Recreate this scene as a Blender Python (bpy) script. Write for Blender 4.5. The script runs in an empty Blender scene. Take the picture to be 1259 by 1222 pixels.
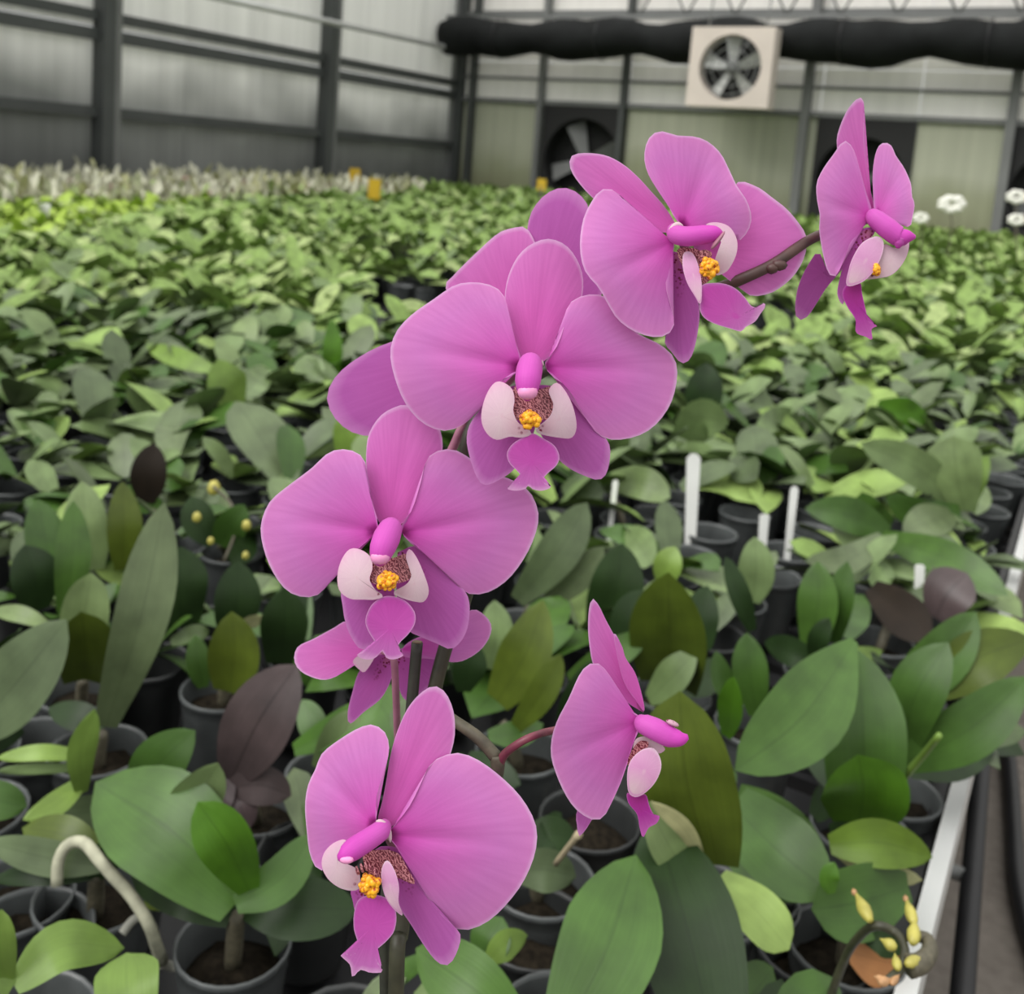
import bpy, math, random
import numpy as np
from mathutils import Vector, Matrix

rng = random.Random(7)
SC = bpy.context.scene
COL = SC.collection

# ------------------------------------------------------------------ camera
F = 1250.0                       # focal length in pixels of the 1259 x 1222 frame
CX, CY = 629.5, 382.0            # optical axis (the photograph is cropped from the top)
W_PX, H_PX = 1259, 1222
CAM = Vector((0.0, 0.0, 1.30))
_up = Vector((0.078, -1.0, -0.1472)).normalized()      # world up seen from the camera (x right, y down, z forward)
_yd = Vector((735.0, -126.7, 1250.0)); _yd = (_yd - _up * _yd.dot(_up)).normalized()   # along the bench
_xd = _yd.cross(_up).normalized()
if _xd.x < 0: _xd = -_xd
RW = Matrix((_xd, _yd, _up))     # camera coords -> world coords
RIGHT, DOWN, FWD = RW @ Vector((1, 0, 0)), RW @ Vector((0, 1, 0)), RW @ Vector((0, 0, 1))

cam = bpy.data.cameras.new('camera')
cam.sensor_width = 36.0
cam.sensor_fit = 'HORIZONTAL'
cam.lens = F / W_PX * 36.0
cam.shift_y = -(H_PX / 2 - CY) / W_PX
cam.clip_start = 0.02
cam.dof.use_dof = True
cam.dof.focus_distance = 0.30
cam.dof.aperture_fstop = 19.0
camo = bpy.data.objects.new('camera', cam)
M = Matrix.Identity(4)
for i, v in enumerate((RIGHT, -DOWN, -FWD)):
    for j in range(3): M[j][i] = v[j]
M.translation = CAM
camo.matrix_world = M
COL.objects.link(camo)
SC.camera = camo

# ------------------------------------------------------------------ world and exposure
SC.view_settings.view_transform = 'Standard'
SC.view_settings.look = 'None'
SC.view_settings.gamma = 1.0
SC.view_settings.use_curve_mapping = False
SC.view_settings.exposure = 0.30
SC.cycles.use_denoising = True
SC.cycles.max_bounces = 8
wd = bpy.data.worlds.new('overcast_sky'); SC.world = wd
wd.use_nodes = True
nt = wd.node_tree; nt.nodes.clear()
out = nt.nodes.new('ShaderNodeOutputWorld'); bg = nt.nodes.new('ShaderNodeBackground')
tc = nt.nodes.new('ShaderNodeTexCoord'); sx = nt.nodes.new('ShaderNodeSeparateXYZ')
rp = nt.nodes.new('ShaderNodeValToRGB')
nt.links.new(tc.outputs['Generated'], sx.inputs[0]); nt.links.new(sx.outputs['Z'], rp.inputs[0])
nt.links.new(rp.outputs[0], bg.inputs['Color']); nt.links.new(bg.outputs[0], out.inputs[0])
rp.color_ramp.elements[0].position = 0.0; rp.color_ramp.elements[0].color = (0.37, 0.38, 0.375, 1)
rp.color_ramp.elements[1].position = 1.0; rp.color_ramp.elements[1].color = (1.0, 0.99, 0.97, 1)
bg.inputs['Strength'].default_value = 1.32
sun = bpy.data.lights.new('hazy_sun', 'SUN'); sun.energy = 2.0; sun.angle = math.radians(45); sun.color = (1.0, 0.98, 0.95)
suno = bpy.data.objects.new('hazy_sun', sun); COL.objects.link(suno)
suno.rotation_euler = (RIGHT*0.62+FWD*0.42+Vector((0, 0, -0.85))).to_track_quat('-Z', 'Y').to_euler()

# ------------------------------------------------------------------ projection helpers
def ray(px, py):                 # world direction with unit depth along the optical axis
    return RW @ Vector(((px - CX) / F, (py - CY) / F, 1.0))
def dp(px, py, d): return CAM + ray(px, py) * d
RIM = 0.75                       # height of the pot rims
def hp(px, py, h=0.0, z=None):   # where the ray meets the level z
    r = ray(px, py); z = RIM + h if z is None else z
    return CAM + r * ((z - CAM.z) / r.z)
def on_x(px, py, X): r = ray(px, py); return CAM + r * (X / r.x)
def on_y(px, py, Y): r = ray(px, py); return CAM + r * (Y / r.y)
def depth(p): return (p - CAM).dot(FWD)
def project(p):
    v = p - CAM; d = v.dot(FWD)
    return CX + F * v.dot(RIGHT) / d, CY + F * v.dot(DOWN) / d, d

# ------------------------------------------------------------------ object helpers
def obj(name, verts, faces, mat, parent=None, smooth=True, uv=None, mats=None, fmat=None):
    me = bpy.data.meshes.new(name)
    me.from_pydata([tuple(v) for v in verts], [], faces)
    if uv is not None:
        ul = me.uv_layers.new(name='UVMap')
        li = np.zeros(len(me.loops), dtype=np.int32); me.loops.foreach_get('vertex_index', li)
        ul.data.foreach_set('uv', np.asarray(uv, dtype=np.float32)[li].ravel())
    for m in (mats or [mat]): me.materials.append(m)
    if fmat is not None: me.polygons.foreach_set('material_index', np.asarray(fmat, dtype=np.int32))
    me.polygons.foreach_set('use_smooth', np.full(len(me.polygons), smooth))
    me.update()
    o = bpy.data.objects.new(name, me); COL.objects.link(o)
    if parent is not None:
        o.parent = parent; o.matrix_parent_inverse = Matrix.Translation(-ORG.get(parent.name, Vector()))
    return o
ORG = {}
def empty(name, loc, label=None, cat=None, group=None):
    o = bpy.data.objects.new(name, None); COL.objects.link(o); o.location = loc
    o.empty_display_size = 0.02; ORG[o.name] = Vector(loc)
    if label: tag(o, label, cat, group)
    return o
def tag(o, label, cat, group=None):
    o['label'] = label; o['category'] = cat
    if group: o['group'] = group
    return o
def struct(o): o['kind'] = 'structure'; return o
class MB:
    def __init__(s): s.v, s.f = [], []
    def box(s, c, size, rot=None):
        b = len(s.v)
        for x in (-.5, .5):
            for y in (-.5, .5):
                for z in (-.5, .5):
                    p = Vector((x*size[0], y*size[1], z*size[2]))
                    if rot: p = rot @ p
                    s.v.append(Vector(c) + p)
        for q in ((0,1,3,2),(4,6,7,5),(0,4,5,1),(2,3,7,6),(0,2,6,4),(1,5,7,3)): s.f.append(tuple(b+i for i in q))
        return s
    def tube(s, pts, radii, n=8, cap=True):
        pts = [Vector(p) for p in pts]; b = len(s.v); ref = None
        for i, p in enumerate(pts):
            t = (pts[min(i+1, len(pts)-1)] - pts[max(i-1, 0)]).normalized()
            if ref is None: ref = t.orthogonal().normalized()
            ref = (ref - t*ref.dot(t)).normalized(); q = t.cross(ref)
            r = radii if isinstance(radii, (int, float)) else radii[i]
            for k in range(n):
                a = 2*math.pi*k/n; s.v.append(p + (ref*math.cos(a) + q*math.sin(a))*r)
        for i in range(len(pts)-1):
            for k in range(n):
                s.f.append((b+i*n+k, b+i*n+(k+1) % n, b+(i+1)*n+(k+1) % n, b+(i+1)*n+k))
        if cap:
            s.f.append(tuple(b+k for k in reversed(range(n)))); e = b+(len(pts)-1)*n; s.f.append(tuple(e+k for k in range(n)))
        return s
    def lathe(s, c, prof, n=24):
        b = len(s.v); c = Vector(c)
        for r, z in prof:
            for k in range(n):
                a = 2*math.pi*k/n; s.v.append(c + Vector((r*math.cos(a), r*math.sin(a), z)))
        for i in range(len(prof)-1):
            for k in range(n): s.f.append((b+i*n+k, b+i*n+(k+1) % n, b+(i+1)*n+(k+1) % n, b+(i+1)*n+k))
        return s
    def blob(s, c, rx, ry=None, rz=None, n=8, m=5, axes=None, jit=0):
        ry = ry or rx; rz = rz or rx; b = len(s.v); c = Vector(c)
        ax = axes or (Vector((1,0,0)), Vector((0,1,0)), Vector((0,0,1)))
        def put(x, y, z):
            k = 1 + rng.uniform(-jit, jit); s.v.append(c + (ax[0]*x*rx + ax[1]*y*ry + ax[2]*z*rz)*k)
        put(0,0,1)
        for i in range(1, m):
            th = math.pi*i/m
            for k in range(n):
                a = 2*math.pi*k/n; put(math.sin(th)*math.cos(a), math.sin(th)*math.sin(a), math.cos(th))
        put(0,0,-1); e = len(s.v)-1
        for k in range(n):
            s.f.append((b, b+1+k, b+1+(k+1) % n)); s.f.append((e, e-n+(k+1) % n, e-n+k))
        for i in range(m-2):
            for k in range(n): s.f.append((b+1+i*n+k, b+1+(i+1)*n+k, b+1+(i+1)*n+(k+1) % n, b+1+i*n+(k+1) % n))
        return s
    def build(s, name, mat, parent=None, smooth=True): return obj(name, s.v, s.f, mat, parent, smooth)
def spline(pts, n):              # Catmull-Rom through open points
    P = [Vector(p) for p in pts]; P = [P[0]*2-P[1]] + P + [P[-1]*2-P[-2]]; o = []
    seg = len(P)-3
    for i in range(n):
        u = i/(n-1)*seg; k = min(int(u), seg-1); t = u-k; a, b, c, d = P[k:k+4]
        o.append(0.5*((b*2)+(c-a)*t+(a*2-b*5+c*4-d)*t*t+(b*3-a-c*3+d)*t**3))
    return o
def closed_spline(pts, n):
    P = np.asarray(pts, float); N = len(P)
    u = np.linspace(0, N*12, N*12, endpoint=False)/12; k = u.astype(int); t = (u-k)[:, None]
    a, b, c, d = P[(k-1) % N], P[k % N], P[(k+1) % N], P[(k+2) % N]
    q = 0.5*((b*2)+(c-a)*t+(2*a-5*b+4*c-d)*t**2+(3*b-a-3*c+d)*t**3)
    L = np.r_[0, np.cumsum(np.linalg.norm(np.diff(np.r_[q, q[:1]], axis=0), axis=1))]
    s = np.linspace(0, L[-1], n, endpoint=False); qq = np.r_[q, q[:1]]
    return np.c_[np.interp(s, L, qq[:, 0]), np.interp(s, L, qq[:, 1])]

# ------------------------------------------------------------------ materials
def newmat(name):
    m = bpy.data.materials.new(name); m.use_nodes = True; t = m.node_tree
    return m, t, t.nodes['Principled BSDF'], t.nodes['Material Output']
def N(t, typ, **kw):
    n = t.nodes.new(typ)
    for k, v in kw.items(): setattr(n, k, v)
    return n
def ramp(t, stops, src=None, interp='LINEAR'):
    r = N(t, 'ShaderNodeValToRGB'); e = r.color_ramp.elements; r.color_ramp.interpolation = interp
    while len(e) < len(stops): e.new(0.5)
    for el, (p, c) in zip(e, stops): el.position = p; el.color = tuple(c) + (1,) if len(c) == 3 else c
    if src is not None: t.links.new(src, r.inputs[0])
    return r
def mix(t, fac, a, b, mode='MIX'):
    m = N(t, 'ShaderNodeMix', data_type='RGBA', blend_type=mode)
    for sock, v in ((m.inputs[0], fac), (m.inputs[6], a), (m.inputs[7], b)):
        if hasattr(v, 'node'): t.links.new(v, sock)
        else: sock.default_value = v if isinstance(v, (int, float)) else tuple(v) + (1,)
    return m.outputs[2]
def mapped(t, coord, scale):
    c = N(t, 'ShaderNodeTexCoord'); m = N(t, 'ShaderNodeMapping'); m.inputs['Scale'].default_value = scale
    t.links.new(c.outputs[coord], m.inputs[0]); return m.outputs[0]
def noise(t, vec, scale, detail=3, rough=0.5):
    n = N(t, 'ShaderNodeTexNoise'); n.inputs['Scale'].default_value = scale; n.inputs['Detail'].default_value = detail
    n.inputs['Roughness'].default_value = rough; t.links.new(vec, n.inputs['Vector']); return n.outputs['Fac']
def bump(t, b, h, strength, dist):
    n = N(t, 'ShaderNodeBump'); n.inputs['Strength'].default_value = strength; n.inputs['Distance'].default_value = dist
    t.links.new(h, n.inputs['Height']); t.links.new(n.outputs[0], b.inputs['Normal'])
def plain(name, col, rough=0.5, var=0.15, scale=20, spec=0.5, metal=0.0, coord='Object'):
    m, t, b, o = newmat(name)
    f = noise(t, mapped(t, coord, (1, 1, 1)), scale)
    r = ramp(t, [(0.3, [c*(1-var) for c in col]), (0.7, [min(1, c*(1+var)) for c in col])], f)
    t.links.new(r.outputs[0], b.inputs['Base Color']); b.inputs['Roughness'].default_value = rough
    b.inputs['Specular IOR Level'].default_value = spec; b.inputs['Metallic'].default_value = metal
    return m
def translucent(t, b, o, col, fac):
    tr = N(t, 'ShaderNodeBsdfTranslucent'); ms = N(t, 'ShaderNodeMixShader'); ms.inputs[0].default_value = fac
    t.links.new(col, tr.inputs[0]); t.links.new(b.outputs[0], ms.inputs[1]); t.links.new(tr.outputs[0], ms.inputs[2])
    t.links.new(ms.outputs[0], o.inputs[0])
def petal_mat(name, stops, spots=None, vein=0.05, tr=0.30, spot_col=(0.22, 0.02, 0.07), spot_scale=900):
    m, t, b, o = newmat(name)
    uvn = N(t, 'ShaderNodeUVMap'); sp = N(t, 'ShaderNodeSeparateXYZ'); t.links.new(uvn.outputs[0], sp.inputs[0])
    col = ramp(t, stops, sp.outputs[0]).outputs[0]
    vv = noise(t, mapped(t, 'UV', (2.5, 55, 1)), 1.0, 2)
    vr = ramp(t, [(0.35, (1-vein*1.2, 1-vein*2.2, 1-vein*1.3)), (0.65, (1, 1, 1))], vv).outputs[0]
    col = mix(t, 1.0, col, vr, 'MULTIPLY')
    cl = noise(t, mapped(t, 'Object', (1, 1, 1)), 60, 2)
    col = mix(t, 0.5, col, ramp(t, [(0.3, (0.88, 0.80, 0.90)), (0.7, (1.0, 1.0, 1.0))], cl).outputs[0], 'MULTIPLY')
    if spots:
        v = N(t, 'ShaderNodeTexVoronoi'); v.inputs['Scale'].default_value = spot_scale
        t.links.new(mapped(t, 'Object', (1, 1, 1)), v.inputs[0])
        dots = ramp(t, [(0.28, (1, 1, 1)), (0.42, (0, 0, 0))], v.outputs['Distance']).outputs[0]
        near = ramp(t, [(spots[0], (1, 1, 1)), (spots[1], (0, 0, 0))], sp.outputs[0]).outputs[0]
        f = N(t, 'ShaderNodeMath', operation='MULTIPLY'); t.links.new(dots, f.inputs[0]); t.links.new(near, f.inputs[1])
        col = mix(t, f.outputs[0], col, spot_col)
    t.links.new(col, b.inputs['Base Color']); b.inputs['Roughness'].default_value = 0.55
    b.inputs['Specular IOR Level'].default_value = 0.25
    b.inputs['Sheen Weight'].default_value = 0.08
    bump(t, b, noise(t, mapped(t, 'Object', (1, 1, 1)), 1400, 2), 0.10, 0.0004)
    translucent(t, b, o, col, tr)
    return m
PK0, PK1, PK2, PK3 = (0.70, 0.06, 0.50), (0.74, 0.15, 0.59), (0.74, 0.26, 0.66), (0.86, 0.54, 0.82)
M_petal = petal_mat('pink_petal', [(0.0, PK0), (0.25, PK1), (0.75, PK2), (0.965, (0.78, 0.29, 0.67)), (1.0, PK3)])
M_sepal = petal_mat('pink_sepal', [(0.0, (0.78, 0.15, 0.58)), (0.4, (0.79, 0.17, 0.60)), (0.95, (0.77, 0.24, 0.64)), (1.0, PK3)])
M_lateral = petal_mat('speckled_sepal', [(0.0, (0.58, 0.22, 0.30)), (0.2, (0.58, 0.12, 0.48)), (0.9, (0.58, 0.15, 0.52)), (1.0, (0.7, 0.3, 0.65))], spots=(0.22, 0.42))
M_lobe = petal_mat('pale_lip_lobe', [(0.0, (0.72, 0.46, 0.54)), (0.45, (0.74, 0.58, 0.62)), (0.85, (0.74, 0.54, 0.62)), (1.0, (0.76, 0.48, 0.62))], spots=(0.05, 0.16), vein=0.03, spot_scale=700)
M_lobe_pink = petal_mat('pink_lip_lobe', [(0.0, (0.80, 0.62, 0.66)), (0.5, (0.72, 0.36, 0.60)), (0.9, (0.76, 0.44, 0.65)), (1.0, (0.88, 0.70, 0.80))], vein=0.03)
M_mid = petal_mat('pink_midlobe', [(0.0, (0.72, 0.10, 0.56)), (0.5, (0.72, 0.13, 0.58)), (0.85, (0.70, 0.22, 0.62)), (1.0, (0.85, 0.5, 0.78))])
M_mid_dark = petal_mat('magenta_midlobe', [(0.0, (0.42, 0.03, 0.26)), (0.5, (0.46, 0.04, 0.36)), (1.0, (0.60, 0.15, 0.50))])
M_column = petal_mat('magenta_column', [(0.0, (0.70, 0.16, 0.58)), (1.0, (0.70, 0.06, 0.54))], vein=0.04)
def throat_mat():
    m, t, b, o = newmat('barred_throat')
    w = N(t, 'ShaderNodeTexWave', wave_type='BANDS', bands_direction='DIAGONAL'); w.inputs['Scale'].default_value = 430
    w.inputs['Distortion'].default_value = 11; w.inputs['Detail'].default_value = 2; w.inputs['Detail Scale'].default_value = 2
    t.links.new(mapped(t, 'Object', (1, 1, 1)), w.inputs[0])
    r = ramp(t, [(0.50, (0.13, 0.010, 0.025)), (0.68, (0.52, 0.20, 0.22))], w.outputs['Fac'])
    t.links.new(r.outputs[0], b.inputs['Base Color']); b.inputs['Roughness'].default_value = 0.45
    return m
M_throat = throat_mat()
def callus_mat():
    m, t, b, o = newmat('orange_callus')
    f = noise(t, mapped(t, 'Object', (1, 1, 1)), 900, 2)
    r = ramp(t, [(0.36, (0.45, 0.07, 0.01)), (0.45, (0.85, 0.36, 0.01)), (0.7, (0.95, 0.50, 0.015))], f)
    t.links.new(r.outputs[0], b.inputs['Base Color']); b.inputs['Roughness'].default_value = 0.4
    return m
M_callus = callus_mat()
M_anther = plain('pink_anther', (0.76, 0.28, 0.52), 0.5, 0.1, 300)
def leaf_mat(name, top, back=None, rib=0.75, rough=0.40, var=0.25, tr=0.10, spec=0.40):
    m, t, b, o = newmat(name)
    back = back or [c*1.25+0.01 for c in top]
    f = noise(t, mapped(t, 'Object', (1, 1, 1)), 28, 3)
    col = ramp(t, [(0.3, [c*(1-var) for c in top]), (0.7, [c*(1+var) for c in top])], f).outputs[0]
    st = noise(t, mapped(t, 'UV', (1.2, 26, 1)), 1.0, 2)
    col = mix(t, 0.55, col, ramp(t, [(0.3, (0.78, 0.80, 0.75)), (0.7, (1.1, 1.1, 1.1))], st).outputs[0], 'MULTIPLY')
    uvn = N(t, 'ShaderNodeUVMap'); sp = N(t, 'ShaderNodeSeparateXYZ'); t.links.new(uvn.outputs[0], sp.inputs[0])
    mid = ramp(t, [(0.0, (1, 1, 1)), (0.475, (1, 1, 1)), (0.5, (rib, rib, rib)), (0.525, (1, 1, 1))], sp.outputs[1]).outputs[0]
    col = mix(t, 1.0, col, mid, 'MULTIPLY')
    g = N(t, 'ShaderNodeObjectInfo')
    rr = ramp(t, [(0, (0.84, 0.86, 0.8)), (0.5, (1, 1, 1)), (1, (1.14, 1.1, 1.05))], g.outputs['Random']).outputs[0]
    col = mix(t, 1.0, col, rr, 'MULTIPLY')
    t.links.new(col, b.inputs['Base Color']); b.inputs['Roughness'].default_value = rough
    b.inputs['Specular IOR Level'].default_value = spec
    bump(t, b, st, 0.15, 0.001)
    translucent(t, b, o, col, tr)
    return m
LM = {
 'g': leaf_mat('green_leaf', (0.054, 0.118, 0.020)),
 'd': leaf_mat('dark_green_leaf', (0.018, 0.040, 0.010), spec=0.3, rough=0.45),
 'b': leaf_mat('bright_green_leaf', (0.065, 0.165, 0.010)),
 'l': leaf_mat('lime_leaf', (0.165, 0.265, 0.05), rib=0.9),
 'y': leaf_mat('olive_leaf', (0.085, 0.122, 0.014)),
 'p': leaf_mat('pale_green_leaf', (0.165, 0.235, 0.095)),
 's': leaf_mat('grey_green_leaf', (0.105, 0.145, 0.07)),
 'u': leaf_mat('purple_leaf', (0.085, 0.06, 0.065), rib=0.45),
 'n': leaf_mat('brown_leaf', (0.018, 0.012, 0.008), spec=0.2, rough=0.6),
 'o': leaf_mat('orange_brown_leaf', (0.34, 0.15, 0.05)),
 'v': leaf_mat('vivid_olive_leaf', (0.11, 0.185, 0.018)),
 'w': leaf_mat('whitish_leaf', (0.68, 0.67, 0.54), var=0.3, spec=0.2),
 'm': leaf_mat('seedling_leaf', (0.36, 0.50, 0.08), spec=0.2, rib=.95),
 'f': leaf_mat('far_pale_leaf', (0.37, 0.46, 0.19), var=0.3, spec=0.25, rough=0.5, rib=.9),  # haze and sky brightness of far rows put into this and the next
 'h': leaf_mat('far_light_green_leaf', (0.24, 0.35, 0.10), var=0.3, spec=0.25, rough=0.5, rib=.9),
 'r': leaf_mat('russet_leaf', (0.30, 0.19, 0.15)),
 'k': leaf_mat('cream_leaf', (0.42, 0.42, 0.22)),
}
M_pot = plain('smoky_pot_plastic', (0.075, 0.082, 0.082), 0.32, 0.25, 30)
M_potb = plain('black_pot_plastic', (0.028, 0.03, 0.03), 0.4, 0.2, 30)
M_moss = plain('dark_moss', (0.014, 0.011, 0.007), 0.9, 0.6, 160, 0.1)
M_stem = plain('dark_stem', (0.035, 0.035, 0.018), 0.5, 0.35, 150)
M_stemg = plain('brown_green_stem', (0.095, 0.085, 0.055), 0.6, 0.3, 250)
M_ped = plain('purple_pedicel', (0.16, 0.035, 0.055), 0.45, 0.3, 150)
M_pedp = plain('pink_pedicel', (0.34, 0.14, 0.20), 0.5, 0.2, 150)
M_stake = plain('dark_stake', (0.028, 0.030, 0.020), 0.5, 0.3, 200)
M_cut = plain('stake_cut_end', (0.17, 0.13, 0.08), 0.8, 0.2, 200)
M_root = plain('pale_root', (0.36, 0.36, 0.26), 0.7, 0.2, 120)
M_rootd = plain('grey_root', (0.19, 0.19, 0.16), 0.7, 0.2, 120)
M_tag = plain('white_plastic', (0.72, 0.73, 0.70), 0.4, 0.05, 20)
M_steel = plain('galvanised_steel', (0.16, 0.165, 0.16), 0.5, 0.12, 3)
M_dsteel = plain('dark_steel', (0.055, 0.06, 0.058), 0.6, 0.12, 3)
M_alu = plain('aluminium_rail', (0.62, 0.63, 0.62), 0.35, 0.05, 6, metal=0.3)
M_black = plain('black_plastic', (0.012, 0.012, 0.013), 0.5, 0.2, 15)
M_tray = plain('dark_tray', (0.03, 0.03, 0.032), 0.45, 0.3, 12)
M_curtain = plain('black_curtain', (0.007, 0.008, 0.008), 0.8, 0.4, 4, 0.2)
M_fanbox = plain('cream_fan_box', (0.60, 0.53, 0.47), 0.5, 0.06, 3)
M_blade = plain('grey_fan_blade', (0.45, 0.46, 0.44), 0.45, 0.1, 4)
M_dark = plain('dark_opening', (0.008, 0.008, 0.008), 0.7, 0.2, 2)
M_yel = plain('yellow_card', (0.55, 0.36, 0.02), 0.6, 0.1, 5)
M_white = plain('white_petals', (0.80, 0.80, 0.72), 0.6, 0.06, 20)
M_bud = plain('yellow_green_bud', (0.42, 0.38, 0.08), 0.45, 0.2, 120)
M_budr = plain('reddish_bud', (0.40, 0.22, 0.10), 0.5, 0.3, 200)

def concrete():
    m, t, b, o = newmat('concrete_floor')
    v = mapped(t, 'Object', (1, 1, 1))
    f = noise(t, v, 2.0, 6, 0.65); g = noise(t, v, 40, 4, 0.6)
    c = mix(t, 0.35, ramp(t, [(0.3, (0.115, 0.096, 0.078)), (0.7, (0.185, 0.158, 0.13))], f).outputs[0],
            ramp(t, [(0.3, (0.10, 0.09, 0.08)), (0.7, (0.26, 0.235, 0.21))], g).outputs[0])
    t.links.new(c, b.inputs['Base Color']); b.inputs['Roughness'].default_value = 0.8
    bump(t, b, g, 0.3, 0.004)
    return m
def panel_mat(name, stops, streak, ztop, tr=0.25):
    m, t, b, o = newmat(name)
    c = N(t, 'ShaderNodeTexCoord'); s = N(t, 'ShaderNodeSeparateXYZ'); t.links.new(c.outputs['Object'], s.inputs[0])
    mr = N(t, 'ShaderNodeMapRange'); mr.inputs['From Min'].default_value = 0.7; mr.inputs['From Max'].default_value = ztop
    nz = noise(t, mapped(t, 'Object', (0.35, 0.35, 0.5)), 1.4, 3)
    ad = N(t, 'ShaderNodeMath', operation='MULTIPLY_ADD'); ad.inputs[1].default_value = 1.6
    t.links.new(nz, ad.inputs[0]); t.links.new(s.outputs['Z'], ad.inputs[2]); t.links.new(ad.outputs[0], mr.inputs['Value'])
    col = ramp(t, stops, mr.outputs[0]).outputs[0]  # brightness falling off down the wall is put into the panel colour
    sc = (9, 9, 0.12)
    st = noise(t, mapped(t, 'Object', sc), 1.0, 3, 0.7)
    col = mix(t, streak, col, ramp(t, [(0.3, (0.6, 0.6, 0.6)), (0.7, (1.15, 1.15, 1.15))], st).outputs[0], 'MULTIPLY')
    t.links.new(col, b.inputs['Base Color']); b.inputs['Roughness'].default_value = 0.45; b.inputs['Specular IOR Level'].default_value = 0.3
    translucent(t, b, o, col, tr)
    return m
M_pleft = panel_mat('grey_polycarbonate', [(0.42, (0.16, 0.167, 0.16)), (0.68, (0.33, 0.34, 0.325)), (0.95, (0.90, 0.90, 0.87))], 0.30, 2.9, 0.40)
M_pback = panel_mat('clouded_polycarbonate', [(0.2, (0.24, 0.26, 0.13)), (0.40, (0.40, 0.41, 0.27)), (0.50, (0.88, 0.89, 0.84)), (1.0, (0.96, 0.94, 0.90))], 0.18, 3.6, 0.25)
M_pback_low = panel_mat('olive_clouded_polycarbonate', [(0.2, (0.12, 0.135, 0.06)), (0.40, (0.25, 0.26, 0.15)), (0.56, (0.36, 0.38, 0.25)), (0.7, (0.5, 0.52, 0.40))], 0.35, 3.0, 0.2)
M_floor = concrete()

# ------------------------------------------------------------------ the greenhouse
XW, YW = -8.3, 12.4
rail_pt = hp(1158, 1090, z=0.755); XR = rail_pt.x          # near edge of the bench
mb = MB(); mb.box((-1.5, 5.0, -0.05), (16, 17, 0.1)); struct(mb.build('floor', M_floor, None, False))

def posts_y(px, py=120): return on_x(px, py, XW).y
def z_left(px, py): return on_x(px, py, XW).z
def z_back(px, py): return on_y(px, py, YW).z
# left wall: posts, beams and panels
zb1, zb2 = z_left(200, 47), z_left(200, 145)
zb0 = z_left(60, -60)
ylist = [posts_y(-170), posts_y(122), posts_y(397), YW]
step = ylist[2]-ylist[1]
ylist = [ylist[1]-2*step, ylist[1]-step] + ylist[1:3] + [YW]
wl = MB().box((XW-0.10, (ylist[0]+YW)/2, 0.30), (0.12, YW-ylist[0], 0.60)).build('wall_left', M_steel, None, False); struct(wl)
zs = [0.60, zb2, zb1, z_left(397, -130), 5.2]
for i in range(len(ylist)-1):
    for k in range(len(zs)-1):
        y0, y1, z0, z1 = ylist[i], ylist[i+1], zs[k], zs[k+1]
        b = MB(); n = 3
        for q in range(n):
            ya, yb = y0+(y1-y0)*q/n, y0+(y1-y0)*(q+1)/n
            b.box((XW-0.04, (ya+yb)/2, (z0+z1)/2), (0.02, yb-ya-0.012, z1-z0-0.01))
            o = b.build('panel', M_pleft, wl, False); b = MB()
for y in ylist:
    b = MB(); b.box((XW+0.06, y, 2.6), (0.16, 0.13, 5.2)); b.build('post', M_dsteel, wl, False)
    b = MB(); b.box((XW+0.05, y+0.13, 2.6), (0.10, 0.07, 5.2)); b.build('post_flange', M_steel, wl, False)
for z, w, m in ((zb2, 0.10, M_dsteel), (zb1-0.07, 0.11, M_dsteel), (zb1+0.10, 0.09, M_dsteel)):
    b = MB(); b.box((XW+0.02, (ylist[0]+YW)/2, z), (0.08, YW-ylist[0], w)); b.build('beam', m, wl, False)
# light diagonal pipe along the left wall high up
pa, pb = on_x(300, 4, XW+0.35), on_x(520, 52, XW+0.35)
b = MB(); d = (pb-pa); b.tube([pa-d*1.2, pb+d*0.15], 0.035, 8); struct(tag(b.build('trim_1', M_alu, None), 'pale pipe running along the grey left wall near the top', 'pipe'))

# back wall
xs_px = [(533, 120), (583, 120), (670, 90), (772, 90), (996, 100), (1250, 110)]
xl = [on_y(px, py, YW).x for px, py in xs_px]
xl = [XW] + xl[1:] + [xl[-1]+(xl[-1]-xl[-2]), xl[-1]+2*(xl[-1]-xl[-2])]
zt = z_back(1150, 147)
zc0, zc1 = z_back(900, 76), z_back(900, 27)
wb = MB().box(((XW+xl[-1])/2, YW+0.10, 0.30), (xl[-1]-XW, 0.12, 0.60)).build('wall_back', M_steel, None, False); struct(wb)
zsb = [0.60, zt, zc0-0.05, zc1+0.1, 5.2]
openings = []
def inside_open(x0, x1): return any(x0 < (a+b)/2 < x1 for a, b in openings)
o1 = (on_y(668, 170, YW).x, on_y(768, 170, YW).x)
o2 = (on_y(1000, 200, YW).x, on_y(1121, 200, YW).x)
o3 = (on_y(1240, 200, YW).x, on_y(1240, 200, YW).x + (o2[1]-o2[0]))
cells = sorted(set([round(v, 3) for v in xl] + [round(v, 3) for v in (*o1, *o2, *o3)]))
cells = [c for i, c in enumerate(cells) if i == 0 or c-cells[i-1] > 0.03]
for i in range(len(cells)-1):
    for k in range(len(zsb)-1):
        x0, x1 = cells[i], cells[i+1]; c = (x0+x1)/2
        if k == 0 and any(a < c < b for a, b in (o1, o2, o3)): continue
        b = MB(); b.box((c, YW+0.04, (zsb[k]+zsb[k+1])/2), (x1-x0-0.012, 0.02, zsb[k+1]-zsb[k]-0.01)); b.build('panel', M_pback if k else M_pback_low, wb, False)
for i, x in enumerate(xl):
    w = 0.10 if i > 3 else 0.07
    b = MB(); b.box((x, YW-0.05, 2.6), (w, 0.12, 5.2)); b.build('post', M_dsteel if i in (1, 3) else M_steel, wb, False)
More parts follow.
